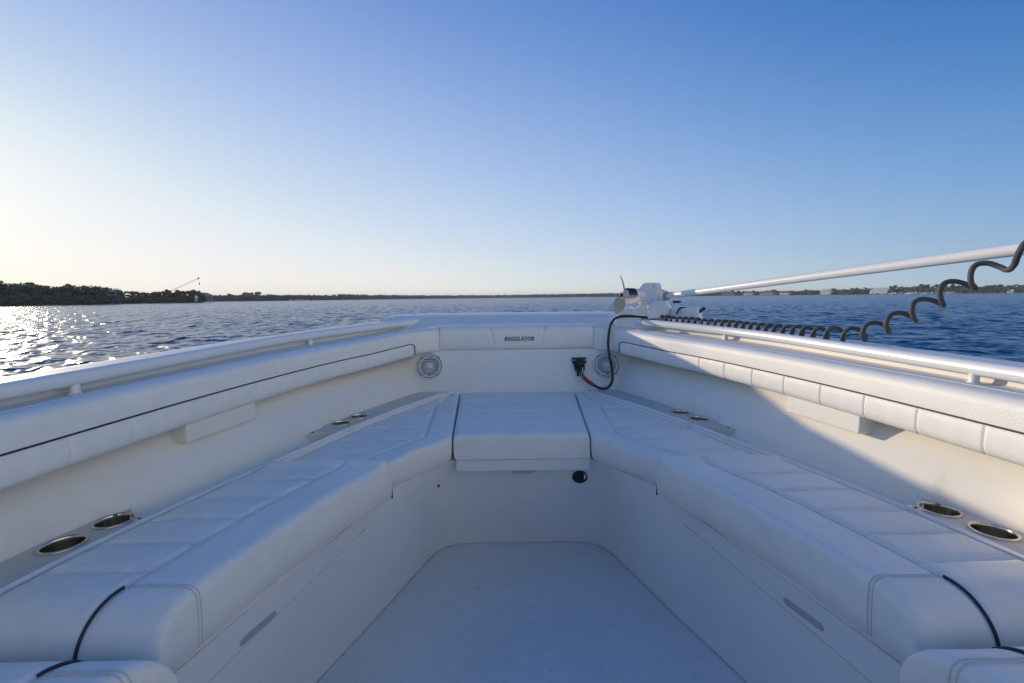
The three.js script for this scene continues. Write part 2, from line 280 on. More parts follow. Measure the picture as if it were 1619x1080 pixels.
  { const sh = hrows[0].map((p) => [p[0], p[1]]).concat(hrows[2 * N2].slice().reverse().map((p) => [p[0], p[1]])), S = new THREE.Shape(); sh.forEach((p, i) => (i ? S.lineTo(...p) : S.moveTo(...p))); part('stern_bulkhead', new THREE.ExtrudeGeometry(S, { depth: 0.03, bevelEnabled: false }).translate(0, 0, 2.195), M.gel, boat); }

  // --- low hand rails on posts
  for (const s of [-1, 1]) {
    const rail = new THREE.Group(); rail.name = 'bow_rail'; boat.add(rail);
    const pts = RAIL.slice(1).map(([x, z]) => [s * x, railY(z), z]);
    pts.unshift([s * 0.617, 1.036, -3.17], [s * 0.596, 1.012, -3.195], [s * 0.59, 0.985, -3.203]); const q0 = pts.splice(0, 3); pts.unshift(q0[2], q0[1], q0[0]);
    const c = curve(pts), prof = [], n = 16;
    for (let k = 0; k <= n; k++) { const a = k / n * 2 * Math.PI, ce = Math.cos(a), se = Math.sin(a); prof.push([0.024 * Math.sign(ce) * Math.pow(Math.abs(ce), 0.8), 0.0215 * Math.sign(se) * Math.pow(Math.abs(se), 0.8)]); }
    const rows3 = [];
    for (const t of range(0, 1, 160)) { const p = c.getPoint(t), tg = c.getTangent(t), side = V(-tg.z, 0, tg.x).normalize(), up = V().crossVectors(side, tg).normalize(); if (up.y < 0 && t > 0.1) up.negate(); rows3.push(prof.map(([a, b]) => [p.x + side.x * a + up.x * b, p.y + up.y * b, p.z + side.z * a + up.z * b])); }
    part('rail_tube', gridGeo(rows3), M.powder, rail);
    for (const [x, z] of [[1.262, -1.26], [1.095, -2.39], [1.327, -0.1], [1.338, 1.1]]) { const y0 = deckY(z), y1 = railY(z); part('post', lathe([[0.017, 0], [0.0165, 0.003], [0.012, 0.008], [0.0115, y1 - y0 - 0.012], [0.013, y1 - y0 - 0.004]], 16).translate(s * x, y0 - 0.001, z), M.powder, rail); }
  }
  // --- padded bolsters
  const cN = (t) => { const p = cFace.getPoint(t), g = cFace.getTangent(t); return { p, nx: Math.abs(g.z), nz: -Math.abs(g.x) }; };
  const L0 = cFace.getLengths(400), total = L0[400], tOf = (len) => cFace.getUtoTmapping(clamp(len / total, 0, 1));
  const lenAtIndex = (k) => L0[Math.round(k / (FACE.length - 1) * 400)];
  const startLen = lenAtIndex(2) - 0.0025, rollLen = lenAtIndex(4) + 0.0;
  const piece = (s, a, b, n, prof, bump) => { const rows4 = []; for (const l of range(a, b, n)) { const { p, nx, nz } = cN(tOf(l)), d = deckY(p.z), k = bump ? bump((l - a) / (b - a)) : 0; rows4.push(prof.map(([o, y, w]) => [s * (p.x + nx * (o - k * (w ?? 1))), d + y, p.z + nz * (o - k * (w ?? 1))])); } return gridGeo(rows4, s < 0); };
  const ends = (w) => (q) => -w * (Math.pow(Math.abs(2 * q - 1), 60));
  for (const s of [-1, 1]) {
    const pad = new THREE.Group(); pad.name = 'side_bolster'; boat.add(pad); pad.userData.label = 'long padded bolster along the gunwale with navy piping and pleated lower roll';
    const up = [[0.081, -0.03], [0.08, 0.002], [0.07, 0.007], [0.045, 0.009], [0.024, 0.007], [0.011, 0.001], [0.004, -0.009], [0.001, -0.024], [0.0, -0.06], [0.001, -0.1], [0.004, -0.124], [0.014, -0.14], [0.04, -0.147], [0.08, -0.148]];
    part('bolster_pad', piece(s, startLen, total, 200, up, (q) => -0.007 * Math.pow(1 - clamp(q / 0.004, 0, 1), 2)), M.vinyl, pad);
    const roll = [[0.002, -0.07, 0.2], [-0.002, -0.075], [-0.004, -0.088], [-0.0045, -0.104], [-0.004, -0.122], [-0.001, -0.136], [0.008, -0.148], [0.03, -0.153, 0.6], [0.06, -0.151, 0]];
    let a = rollLen, k = 0; const step = 0.168;
    while (a < total - 0.3) { const b = Math.min(a + (k ? step : 0.3), total); part('pleat', piece(s, a, b, 40, roll, ends(0.0026)), M.vinyl, pad); a = b; k++; if (a > lenAtIndex(12)) break; }
    const pip = []; { const { p, nx, nz } = cN(tOf(rollLen - 0.004)), d = deckY(p.z); pip.push([s * (p.x - nx * 0.004), d - 0.135, p.z - nz * 0.004], [s * (p.x - nx * 0.004), d - 0.1, p.z - nz * 0.004], [s * (p.x - nx * 0.003), d - 0.08, p.z - nz * 0.003 + 0.004]); }
    for (const l of range(rollLen + 0.025, a, 60)) { const { p, nx, nz } = cN(tOf(l)), d = deckY(p.z); pip.push([s * (p.x + nx * 0.0), d - 0.069, p.z + nz * 0.0]); }
    part('piping', tube(pip, 0.0027, 260, 6), M.navy, pad);
  }
  {
    const pad = new THREE.Group(); pad.name = 'bow_bolster'; boat.add(pad); pad.userData.label = 'straight padded bolster across the bow with lettering';
    const prof = [[0.08, -0.02], [0.08, 0.0], [0.07, 0.008], [0.045, 0.01], [0.022, 0.005], [0.008, -0.008], [0.002, -0.03], [0, -0.07], [0.002, -0.105], [0.008, -0.128], [0.022, -0.143], [0.08, -0.146]];
    const yTop = 1.004, cuts = [[-0.5, -0.5], [-0.172, -0.138], [0.180, 0.146], [0.5, 0.5]];
    for (let k = 0; k < 3; k++) {
      const rows5 = [];
      for (const q of range(0, 1, 26)) rows5.push(prof.map(([o, y]) => { const f = clamp(-y / 0.146, 0, 1), x = lerp(lerp(cuts[k][0], cuts[k][1], f), lerp(cuts[k + 1][0], cuts[k + 1][1], f), q); const outer = (k === 0 && q < 0.5) || (k === 2 && q > 0.5), dip = (outer ? 0.003 : 0.006) * Math.pow(Math.abs(2 * q - 1), 30); return [x, yTop + y - dip, -2.938 - o - dip]; }));
      part('bolster_panel', gridGeo(rows5, false), M.vinyl, pad);
    }
    const font = await new FontLoader().loadAsync('fonts/droid/droid_sans_bold.typeface.json');
    const tg = new TextGeometry('REGULATOR', { font, size: 0.0262, depth: 0.0014, curveSegments: 4, bevelEnabled: false }); tg.computeBoundingBox();
    const w = tg.boundingBox.max.x - tg.boundingBox.min.x; tg.translate(-w / 2, 0, 0); tg.scale(0.192 / w, 1, 1); tg.applyMatrix4(new THREE.Matrix4().makeShear(0, 0, 0.26, 0, 0, 0));
    part('lettering', tg.translate(0.012, 0.921, -2.9378), M.print, pad, 'dark blue italic lettering');
  }
  // --- boxes under the gunwale
  for (const s of [-1, 1]) {
    const zc = -1.635, ang = Math.atan2(faceX(-1.5) - faceX(-1.8), 0.3);
    const b = part('side_box', box(0.16, 0.125, 0.31, 0.006, 3), M.cream, boat, 'box moulding under the gunwale'); b.position.set(s * (faceX(zc) + 0.10), 0.797, zc); b.rotation.y = s * ang;
  }
  // --- rods along the seat backs
  for (const s of [-1, 1]) {
    const pts = range(-2.78, 1.5, 40).map((z) => [s * (rodX(z) - 0.002), 0.614, z]);
    part('backing_rod', tube(pts, 0.0085, 160, 10), M.powder, boat);
    for (const z of [-2.03, -1.17]) { const c = part('rod_clip', at(box(0.026, 0.026, 0.03, 0.004), 0, 0, 0), M.plasticWhite, boat); c.position.set(s * (rodX(z) - 0.002), 0.614, z); c.rotation.y = s * 0.3; part('clip_screw', lathe([[0, 0.003], [0.004, 0.002], [0.005, 0]], 10).rotateZ(0).translate(0, 0.013, 0.006), M.screw, c); }
  }
  // --- cup holder shelves
  const cupGeo = lathe([[0.0475, 0.0005], [0.0475, 0.003], [0.046, 0.0045], [0.0425, 0.0045], [0.0405, 0.002], [0.0395, -0.004], [0.0375, -0.058], [0.034, -0.062], [0, -0.063]], 40);
  for (const s of [-1, 1]) for (const [zIn, zOut, zEnd, cups] of [[-1.155, -1.28, -0.35, [[1.123, -1.188], [1.147, -1.07]]], [-2.04, -1.955, -2.86, [[0.815, -2.265], [0.86, -2.14]]]]) {
    const top = 0.609, S = new THREE.Shape(), inner = range(zIn, zEnd, 14).map((z) => [rodX(z) + 0.009, z]), outer = range(zEnd, zOut, 14).map((z) => [Math.max(wallX(z) + 0.02, rodX(z) + 0.03), z]);
    const ring = [...inner, ...outer].map(([x, z]) => new THREE.Vector2(s * x, z)); if (!THREE.ShapeUtils.isClockWise(ring)) ring.reverse();
    ring.forEach((p, i) => (i ? S.lineTo(p.x, p.y) : S.moveTo(p.x, p.y))); S.closePath();
    for (const [x, z] of cups) { const h = new THREE.Path(); h.absarc(s * x, z, 0.042, 0, Math.PI * 2, true); S.holes.push(h); }
    const sh = part('cup_shelf', new THREE.ExtrudeGeometry(S, { depth: 0.056, bevelEnabled: true, bevelSize: 0.004, bevelThickness: 0.004, bevelSegments: 3, curveSegments: 28 }).rotateX(Math.PI / 2).translate(0, top - 0.004, 0), M.shelf, boat);
    for (const [x, z] of cups) { const c = part('cup_holder', cupGeo, M.steel, boat, 'round stainless steel cup holder'); c.position.set(s * x, top, z); }
    const near = zEnd > -1, sz = near ? [-1.24] : [-1.99, -2.84]; for (const z of sz) part('shelf_screw', lathe([[0, 0.0035], [0.004, 0.003], [0.0065, 0]], 12).translate(s * (wallX(z) - (near ? 0.005 : z < -2.5 ? -0.005 : 0.015)), top, z + (near ? 0.02 : 0)), M.screw, sh);
  }
  // --- loudspeakers on the bulkhead
  const speaker = (x, y) => {
    const g = new THREE.Group(); g.name = 'speaker'; g.position.set(x, y, bulkZ(y) + 0.006); g.rotation.x = -Math.atan(0.42); boat.add(g); g.userData.label = 'round white marine loudspeaker with slatted grille';
    part('frame', lathe([[0.088, -0.006], [0.088, 0.006], [0.085, 0.011], [0.078, 0.013], [0.0765, 0.009], [0.073, 0.009], [0.072, 0.014], [0.064, 0.016], [0.0615, 0.012], [0.0615, 0]], 48).rotateX(Math.PI / 2), M.plasticWhite, g);
    part('groove', new THREE.RingGeometry(0.0728, 0.0768, 48).translate(0, 0, 0.0102), M.dark, g);
    part('cone', lathe([[0.0625, 0.002], [0.03, -0.004], [0, -0.004]], 36).rotateX(Math.PI / 2), M.dark, g);
    for (let k = -4; k <= 4; k++) { const yy = k * 0.0131, w = 2 * Math.sqrt(Math.max(0, 0.0622 ** 2 - yy * yy)); part('slat', at(box(w, 0.0066, 0.006, 0.001, 1), 0, yy, 0.011), M.plasticWhite, g); }
    part('dust_cap', lathe([[0.019, 0.008], [0.019, 0.015], [0.016, 0.017], [0.012, 0.0155], [0.011, 0.017], [0, 0.018]], 28).rotateX(Math.PI / 2), M.plasticWhite, g);
    for (const a of [45, 135, 225, 315]) part('screw', lathe([[0, 0.002], [0.003, 0.002], [0.005, 0]], 10).rotateX(Math.PI / 2).translate(0.079 * Math.cos(a * D2R), 0.079 * Math.sin(a * D2R), 0.0135), M.screw, g);
    const badge = new THREE.Shape(); badge.moveTo(-0.011, 0); badge.lineTo(0.011, 0); badge.lineTo(0.003, 0.004); badge.lineTo(0, 0.012); badge.lineTo(-0.003, 0.004); part('badge', new THREE.ExtrudeGeometry(badge, { depth: 0.001, bevelEnabled: false }).translate(0, -0.064, 0.0142), M.black, g);
  };
  speaker(-0.562, 0.762); speaker(0.578, 0.757);
  // --- power socket
  {
    const g = new THREE.Group(); g.name = 'power_socket'; g.position.set(0.403, 0.755, bulkZ(0.755) + 0.003); g.rotation.x = -Math.atan(0.42); boat.add(g); g.userData.label = 'black plastic motor power socket on the bow bulkhead';
    const S = new THREE.Shape(); [[-0.043, 0.052], [0.043, 0.052], [0.043, 0.02], [0.034, 0.012], [0.03, -0.028], [0.016, -0.042], [-0.016, -0.042], [-0.03, -0.028], [-0.034, 0.012], [-0.043, 0.02]].forEach((p, i) => (i ? S.lineTo(...p) : S.moveTo(...p)));
    part('mounting_plate', new THREE.ExtrudeGeometry(S, { depth: 0.012, bevelEnabled: true, bevelSize: 0.002, bevelThickness: 0.002, bevelSegments: 2 }), M.black, g);
    part('plug_body', lathe([[0, 0.045], [0.018, 0.045], [0.023, 0.041], [0.024, 0.0]], 24).rotateX(Math.PI / 2).translate(0, 0.006, 0.008), M.rubber, g);
    for (const x of [-0.034, 0.034]) part('plate_screw', lathe([[0, 0.003], [0.004, 0.0025], [0.006, 0]], 12).rotateX(Math.PI / 2).translate(x, 0.036, 0.014), M.steel, g);
    for (const x of [-0.013, 0.013]) part('strain_relief', at(box(0.014, 0.04, 0.02, 0.003), x, -0.05, 0.016), M.black, g);
  }
  // --- small stub on the starboard gunwale
  { const g = new THREE.Group(); g.name = 'stub_post'; boat.add(g); g.position.set(1.352, deckY(-1.15), -1.15); part('stub', lathe([[0.03, 0], [0.028, 0.01], [0.02, 0.03], [0.018, 0.07], [0.0, 0.072]], 20), M.greyPull, g); part('cap', lathe([[0.021, 0.07], [0.022, 0.085], [0.016, 0.096], [0, 0.098]], 20), M.black, g); }
  // --- unseen centre console, added behind the camera to bounce sunlight forward
  { const S = new THREE.Shape(); [[0.62, 0], [0.5, 0.42], [0.52, 0.5], [0.95, 0.5], [1.0, 0.62], [1.12, 1.25], [1.3, 1.42], [1.75, 1.42], [1.95, 0.9], [1.95, 0]].forEach(([z, y], i) => (i ? S.lineTo(z, y) : S.moveTo(z, y)));
    const con = part('added_console', new THREE.ExtrudeGeometry(S, { depth: 1.16, bevelEnabled: true, bevelSize: 0.03, bevelThickness: 0.03, bevelSegments: 4 }).rotateY(-Math.PI / 2).translate(0.58, 0.03, 0), M.gel, boat);
    part('added_console_seat', at(box(1.1, 0.09, 0.4, 0.03, 4), 0, 0.6, 0.72), M.vinyl, con); part('added_console_backrest', box(1.1, 0.5, 0.09, 0.035, 4).rotateX(0.2).translate(0, 0.92, 0.975), M.vinyl, con); part('added_windscreen_frame', box(1.15, 0.75, 0.04, 0.02, 3).rotateX(0.35).translate(0, 1.8, 1.4), M.gel, con); }
}

// ================================================================ CUSHIONS (each lifts out)
function cushion(o) {
  const { s, z0, z1, xo, xi, top, bot, seams, border, r0 = 0.02, r1 = 0.02, R = 0.019, label, pipeEnd, group } = o;
  const t = thing('seat_cushion', label, 'cushion', group), rO = 0.026;
  const zs = []; const n = Math.ceil((z1 - z0) / 0.0085);
  for (const q of range(0, 1, n)) zs.push(lerp(z0, z1, q));
  for (const e of [0.12, 0.3, 0.5, 0.75]) { zs.push(z0 + r0 * e * e, z1 - r1 * e * e); }
  for (const q of seams) zs.push(q - 0.0055, q - 0.0025, q, q + 0.0025, q + 0.0055);
  zs.sort((a, b) => a - b);
  const kTop = (z) => { let k = 1; for (const [d, r] of [[z - z0, r0], [z1 - z, r1]]) if (d < r) { const y = top - r + Math.sqrt(Math.max(0, r * r - (r - d) * (r - d))); k = Math.min(k, (y - bot) / (top - bot)); } return k; };
  const NA = 5, NT = 34, NB = border ? 10 : 2, NR = 7;
  const rowAt = (z) => {
    const a = xo(z), b = xi(z), bw = border ? Math.min(border, (a - b) * 0.45) : 0.004, xb = b + R + bw, row = [];
    row.push([a, bot]); row.push([a, top - rO - 0.02]);
    for (let k = 0; k < NA; k++) { const g = k / (NA - 1) * Math.PI / 2; row.push([a - rO * (1 - Math.cos(g)), top - rO + rO * Math.sin(g)]); }
    for (let k = 1; k <= NT; k++) row.push([lerp(a - rO, xb, Math.sin(k / NT * Math.PI / 2) ** 0.9), top]);
    const split = row.length - 1;
    for (let k = 1; k <= NB; k++) row.push([lerp(xb, b + R, Math.pow(k / NB, 1.5)), top]);
    for (let k = 1; k <= NR; k++) { const g = k / NR * Math.PI / 2; row.push([b + R * (1 - Math.sin(g)), top - R + R * Math.cos(g)]); }
    row.push([b, lerp(top - R, bot, 0.5)], [b + 0.004, bot + 0.006], [b + 0.01, bot]);
    const k = kTop(z);
    return { split, pts: row.map(([x, y], j) => {
      let yy = y;
      if (y > top - 0.012 && j > NA) {
        let seamD = 1; for (const q of seams) seamD = Math.min(seamD, Math.abs(z - q));
        const inPleat = j <= split ? 1 : 0;
        if (inPleat) yy -= 0.0085 * Math.exp(-((seamD / 0.0085) ** 2)) - 0.0025 * (1 - Math.exp(-((seamD / 0.035) ** 2))) - 0.0045 * Math.exp(-((seamD / 0.0026) ** 2));
        if (border) yy -= 0.0065 * Math.exp(-(((x - xb) / 0.009) ** 2));
        if (inPleat) yy += 0.0022 * noise.noise(x * 48, z * 9, 1.7) * Math.exp(-((seamD / 0.024) ** 2));
        if (o.lip) yy += o.lip * Math.exp(-(((z - z0 - 0.024) / 0.02) ** 2));
        yy += (o.wrinkle ?? 0.0032) * noise.noise(x * 7 * s + 5, z * 7, 3.3) + (o.wrinkle ?? 0.0026) * 0.7 * noise.noise(x * 19 * s, z * 13, 9.1);
      }
      yy = bot + (yy - bot) * k;
      return [s * x, yy, z];
    }) };
  };
  const all = zs.map(rowAt), split = all[0].split, rows = all.map((r) => r.pts);
  const cap = (r) => r.map(([x, , z]) => [x, bot, z]);
  const bounds = [z0 - 1, ...seams, z1 + 1];
  for (let k = 0; k + 1 < bounds.length; k++) {
    let rs = rows.filter((r) => r[0][2] >= bounds[k] - 1e-6 && r[0][2] <= bounds[k + 1] + 1e-6).map((r) => r.slice(0, split + 1));
    if (k === 0) rs = [cap(rs[0]), ...rs]; if (k + 2 === bounds.length) rs = [...rs, cap(rs[rs.length - 1])];
    if (rs.length > 1) part('pleat', creased(gridGeo(rs, s < 0), 60), M.vinyl, t);
  }
  let rb = rows.map((r) => r.slice(split)); rb = [cap(rb[0]), ...rb, cap(rb[rb.length - 1])];
  part('front_border', creased(gridGeo(rb, s < 0), 60), M.vinyl, t);
  // stitched seam along the border, navy piping over the rounded end
  const ptAt = (z, j, dy) => { const p = rowAt(z).pts[j]; return [p[0], p[1] + dy, p[2]]; };
  if (border) { const w = []; for (const z of range(z0 + r0 * 1.2, z1 - r1 * 1.05, 50)) w.push(ptAt(z, split + 2, 0.0006)); part('stitching', tube(w, 0.0011, 120, 5), M.thread, t); }
  for (const e of [-1, 1]) if (!(pipeEnd ?? []).includes(e) && border) { const zq = e < 0 ? z0 + r0 * 0.9 : z1 - r1 * 0.9, w = []; for (let j = 2; j < rows[0].length - 2; j++) w.push(ptAt(zq, j, 0.0004)); part('welt', tube(w, 0.0024, 90, 6), M.vinyl, t); }
  for (const e of pipeEnd ?? []) {
    const zr = e < 0 ? range(z0 + r0 * 1.05, z0 + 0.002, 10) : range(z1 - r1 * 1.05, z1 - 0.002, 10), pts = zr.map((z) => ptAt(z, split, 0.003)); const l = pts[pts.length - 1]; pts.push([l[0], lerp(l[1], bot, 0.5), l[2] + e * 0.003], [l[0], bot + 0.004, l[2] + e * 0.003]);
    part('piping', tube(pts, 0.0032, 40, 6), M.navy, t);
    // double seam round the end of the border
    const zq = e < 0 ? z0 + r0 * 1.0 : z1 - r1 * 1.0;
    for (const off of [0, 0.008]) { const w = []; for (let j = split + 1; j < rows[0].length - 1; j++) w.push(ptAt(zq - e * off, j, 0.0008)); part('stitching', tube(w, 0.0013, 40, 5), M.thread, t); }
  }
  return rebase(t);
}
for (const s of [-1, 1]) {
  const who = s < 0 ? 'port' : 'starboard', has = s < 0 ? 'left' : 'right';
  const rodIn = (z) => rodX(z) - 0.016;
  const innerFwd = table([[-1.935, 0.305], [-1.8, 0.395], [-1.68, 0.47], [-1.57, 0.512]]);
  const xiF = (z) => z < -1.935 ? lerp(0.366, 0.302, clamp((z + 2.85) / 0.9, 0, 1)) + 0.004 : innerFwd(z);
  cushion({ s, z0: -2.845, z1: -1.59, xo: (z) => Math.max(rodIn(z), xiF(z) + 0.07), xi: xiF, top: 0.6, bot: 0.492, seams: [-2.62, -2.44, -2.26, -2.08, -1.9, -1.73], border: 0.1, r0: 0.015, r1: 0.02, wrinkle: 0.0042, label: `white pleated wedge cushion on the ${who} bow seat, between centre cushion and long side cushion` });
  const xi2 = table([[-1.56, 0.478], [-1.3, 0.578], [-1.05, 0.65], [-0.86, 0.69], [-0.76, 0.7]]);
  cushion({ s, z0: -1.574, z1: -0.772, xo: rodIn, xi: xi2, top: 0.624, bot: 0.488, seams: [-1.43, -1.3, -1.17, -1.05, -0.935], border: 0.125, r0: 0.018, lip: 0.011, r1: 0.1, R: 0.024, pipeEnd: [1], label: `long white pleated cushion with rounded end on the ${who} side seat` });
  const xi3 = table([[-0.745, 0.64], [-0.6, 0.7], [-0.3, 0.77], [0.2, 0.86]]);
  cushion({ s, z0: -0.745, z1: 0.15, xo: rodIn, xi: xi3, top: 0.605, bot: 0.492, seams: [-0.56, -0.42, -0.28, -0.14, 0], border: 0.12, r0: 0.06, r1: 0.03, R: 0.026, pipeEnd: [-1], label: `white cushion aft of the rounded cushion end on the ${who} side seat` });
}
{
  const X = (z) => lerp(0.36, 0.298, clamp((z + 2.85) / 0.9, 0, 1));
  const c = cushion({ s: 1, z0: -2.845, z1: -1.945, xo: (z) => X(z) + 0.003, xi: (z) => -X(z) - 0.001, top: 0.602, bot: 0.492, seams: [-2.6, -2.36, -2.12], border: 0, R: 0.018, r0: 0.015, r1: 0.024, label: 'white trapezoid centre cushion on the hatch lid at the bow' });
  c.name = numbered('centre_cushion');
}

// ================================================================ TROLLING MOTOR
{
  const t = thing('trolling_motor', 'white electric bow motor stowed along the starboard gunwale with its propeller up', 'boat motor');
  // axis of the propeller: across the bow, slightly towards the camera on the propeller side
  const hub = V(0.705, 1.208, -2.93), dir = V(0.93, -0.02, -0.36).normalize();
  const q = new THREE.Quaternion().setFromUnitVectors(V(0, 1, 0), dir);
  const along = (g, d = 0) => g.applyQuaternion(q).translate(hub.x + dir.x * d, hub.y + dir.y * d, hub.z + dir.z * d);
  part('motor_housing', along(lathe([[0.0, 0.016], [0.036, 0.018], [0.042, 0.03], [0.043, 0.1], [0.043, 0.27], [0.036, 0.31], [0.018, 0.335], [0, 0.34]], 28)), M.motorWhite, t);
  part('rear_ring', along(lathe([[0.044, 0.0], [0.0455, 0.006], [0.0455, 0.05], [0.044, 0.056]], 28)), M.black, t);
  const prop = new THREE.Group(); prop.name = 'propeller'; t.add(prop);
  part('hub', along(lathe([[0, -0.034], [0.012, -0.034], [0.022, -0.03], [0.036, -0.01], [0.038, 0.004], [0.0, 0.006]], 24)), M.blade, prop);
  part('nut', along(lathe([[0, -0.05], [0.009, -0.05], [0.013, -0.044], [0.014, -0.03]], 12)), M.black, prop);
  for (const [a, len] of [[98, 0.105], [222, 0.115], [335, 0.12]]) {
    const rows = [];                                             // swept weedless blade
    for (const u of range(0, 1, 14)) { const r = 0.03 + u * len, half = 0.032 * Math.sin(Math.PI * (0.12 + 0.8 * u)) + 0.004, sweep = 0.035 * u * u, row = []; for (const w of range(-1, 1, 8)) row.push([r, w * half * 0.75, sweep + w * half * 0.8]); rows.push(row); }
    const g1 = gridGeo(rows), g2 = gridGeo(rows.map((r) => r.map(([x, y, z]) => [x, y + 0.003, z])), true), g = mergeGeometries([g1, g2]);
    // local: x radial, z across, y axial
    const ref = V(0, 1, 0).addScaledVector(dir, -dir.y).normalize(), oth = V().crossVectors(dir, ref).normalize(), ang = a * D2R;
    const rad = ref.clone().multiplyScalar(Math.sin(ang)).addScaledVector(oth, Math.cos(ang)), tan = V().crossVectors(rad, dir).normalize();
    part('blade', g.applyMatrix4(new THREE.Matrix4().makeBasis(rad, dir, tan)).translate(hub.x - dir.x * 0.014, hub.y - dir.y * 0.014, hub.z - dir.z * 0.014), M.blade, prop);
  }
  // head block between motor and shaft
  const hb = new THREE.Shape(); [[-0.055, -0.062], [0.058, -0.062], [0.06, 0.05], [0.05, 0.066], [-0.012, 0.066], [-0.03, 0.06], [-0.06, 0.02]].forEach((p, i) => (i ? hb.lineTo(...p) : hb.moveTo(...p)));
  const block = part('pivot_block', new THREE.ExtrudeGeometry(hb, { depth: 0.1, bevelEnabled: true, bevelSize: 0.003, bevelThickness: 0.003, bevelSegments: 2 }), M.motorWhite, t); block.position.set(0.895, 1.216, -3.02); block.rotation.y = -0.55;
  for (const [bx, by] of [[-0.03, -0.045], [0.04, -0.045], [0.04, 0.045]]) part('bolt', lathe([[0, 0.006], [0.005, 0.005], [0.006, 0]], 10).rotateX(Math.PI / 2).translate(bx, by, 0.103), M.steel, block);
  part('housing_seam', along(lathe([[0.0432, 0.262], [0.0445, 0.264], [0.0445, 0.27], [0.0432, 0.272]], 28)), M.greyPull, t);
  part('fin', along(box(0.05, 0.12, 0.022, 0.008, 3).translate(0.03, 0.16, 0)), M.motorWhite, t);
  // shaft and its collar
  const A = V(0.955, 1.199, -2.915), B = V(1.438, 1.326, -1.30), dd = B.clone().sub(A).normalize(), Bx = B.clone().addScaledVector(dd, 0.75);
  const shaftPts = [A.toArray(), A.clone().lerp(Bx, 0.33).toArray(), A.clone().lerp(Bx, 0.66).toArray(), Bx.toArray()];
  part('shaft', tube(shaftPts, 0.0184, 40, 20), M.motorWhite, t);
  const qs = new THREE.Quaternion().setFromUnitVectors(V(0, 1, 0), dd);
  part('shaft_collar', lathe([[0.0, -0.004], [0.026, 0], [0.027, 0.02], [0.023, 0.028], [0.019, 0.03]], 24).applyQuaternion(qs).translate(A.x, A.y, A.z), M.greyPull, t);
  const head = part('control_head', box(0.13, 0.3, 0.15, 0.04, 4).applyQuaternion(qs), M.motorWhite, t); head.position.copy(Bx.clone().addScaledVector(dd, 0.12));
  // mount on the gunwale
  const mount = (pts, depth, x, y, z, ry, m, name) => { const S = new THREE.Shape(); pts.forEach((p, i) => (i ? S.lineTo(...p) : S.moveTo(...p))); const b = part(name, new THREE.ExtrudeGeometry(S, { depth, bevelEnabled: true, bevelSize: 0.012, bevelThickness: 0.012, bevelSegments: 4 }), m, t); b.position.set(x, y, z); b.rotation.y = ry; return b; };
  mount([[-0.15, -0.13], [0.2, -0.13], [0.2, -0.085], [0.12, -0.02], [0.1, 0.012], [0.02, 0.018], [-0.03, -0.012], [-0.05, -0.008], [-0.075, 0.0], [-0.11, -0.02], [-0.135, -0.07]], 0.12, 0.845, 1.118, -3.05, -0.5, M.motorWhite, 'mount_base');
  mount([[-0.05, -0.06], [0.05, -0.06], [0.06, -0.01], [0.03, 0.03], [-0.03, 0.03], [-0.06, -0.01]], 0.1, 0.93, 1.13, -2.93, -0.5, M.motorWhite, 'motor_rest');
  mount([[-0.09, -0.035], [0.1, -0.035], [0.09, 0.012], [-0.05, 0.02]], 0.03, 1.03, 1.105, -2.78, -0.9, M.motorWhite, 'foot_plate');
  for (const x of [0, 0.022]) { const g = part('print_mark', new THREE.BoxGeometry(0.012, 0.009, 0.001), M.greenMark, t); g.position.set(0.80 + x * 0.9, 1.055, -2.888 + x * 0.45); g.rotation.y = -0.5; }
  part('latch_lever', box(0.045, 0.014, 0.03, 0.005), M.black, t).position.set(1.02, 1.162, -2.9);
  part('pull_handle', tube([[0.965, 1.09, -2.75], [0.99, 1.125, -2.76], [1.02, 1.128, -2.74], [1.075, 1.118, -2.7], [1.085, 1.112, -2.69], [1.07, 1.09, -2.7], [1.066, 1.06, -2.7]], 0.0055, 50, 8), M.black, t);
  part('handle_grip', box(0.05, 0.018, 0.022, 0.007).rotateZ(0.6).translate(1.09, 1.113, -2.69), M.black, t);
  part('cable_loop', tube([[0.86, 1.06, -2.86], [0.875, 1.09, -2.85], [0.9, 1.1, -2.84], [0.925, 1.085, -2.83], [0.93, 1.06, -2.83], [0.915, 1.05, -2.83], [0.905, 1.062, -2.81], [0.925, 1.078, -2.8], [0.95, 1.07, -2.79]], 0.006, 60, 8), M.cord, t);
  // coiled cable: tight along the rail, drawn out where it climbs to the shaft
  const centre = curve([[0.90, 1.06, -2.82], [1.0, 1.053, -2.66], [1.12, 1.047, -2.42], [1.205, 1.042, -2.1], [1.255, 1.04, -1.84], [1.278, 1.048, -1.72], [1.295, 1.085, -1.62], [1.315, 1.135, -1.53], [1.335, 1.19, -1.455], [1.355, 1.238, -1.39]]);
  const pts = [], steps = 1500, len = centre.getLength(), pitchAt = (u) => lerp(lerp(0.04, 0.052, u * 2), 0.092, sstep(0.55, 0.82, u));
  let ph = -Math.PI / 2; for (let i = 0; i <= steps; i++) ph -= len / steps / pitchAt(i / steps) * 2 * Math.PI;   // so that the last turn ends at its foot
  for (let i = 0; i <= steps; i++) {
    const u = i / steps, p = centre.getPointAt(u), tg = centre.getTangentAt(u), side = V().crossVectors(tg, V(0, 1, 0)).normalize(), upv = V().crossVectors(side, tg).normalize();
    const pitch = pitchAt(u), rad = lerp(0.016, 0.027, sstep(0.48, 0.85, u)) * (1 + 0.16 * noise.noise(u * 23, 2, 5));
    ph += len / steps / pitch * 2 * Math.PI;
    pts.push(p.clone().addScaledVector(V(0, 1, 0), 0.006 * noise.noise(u * 11, 7, 1)).addScaledVector(side, rad * Math.cos(ph)).addScaledVector(upv, rad * Math.sin(ph)));
  }
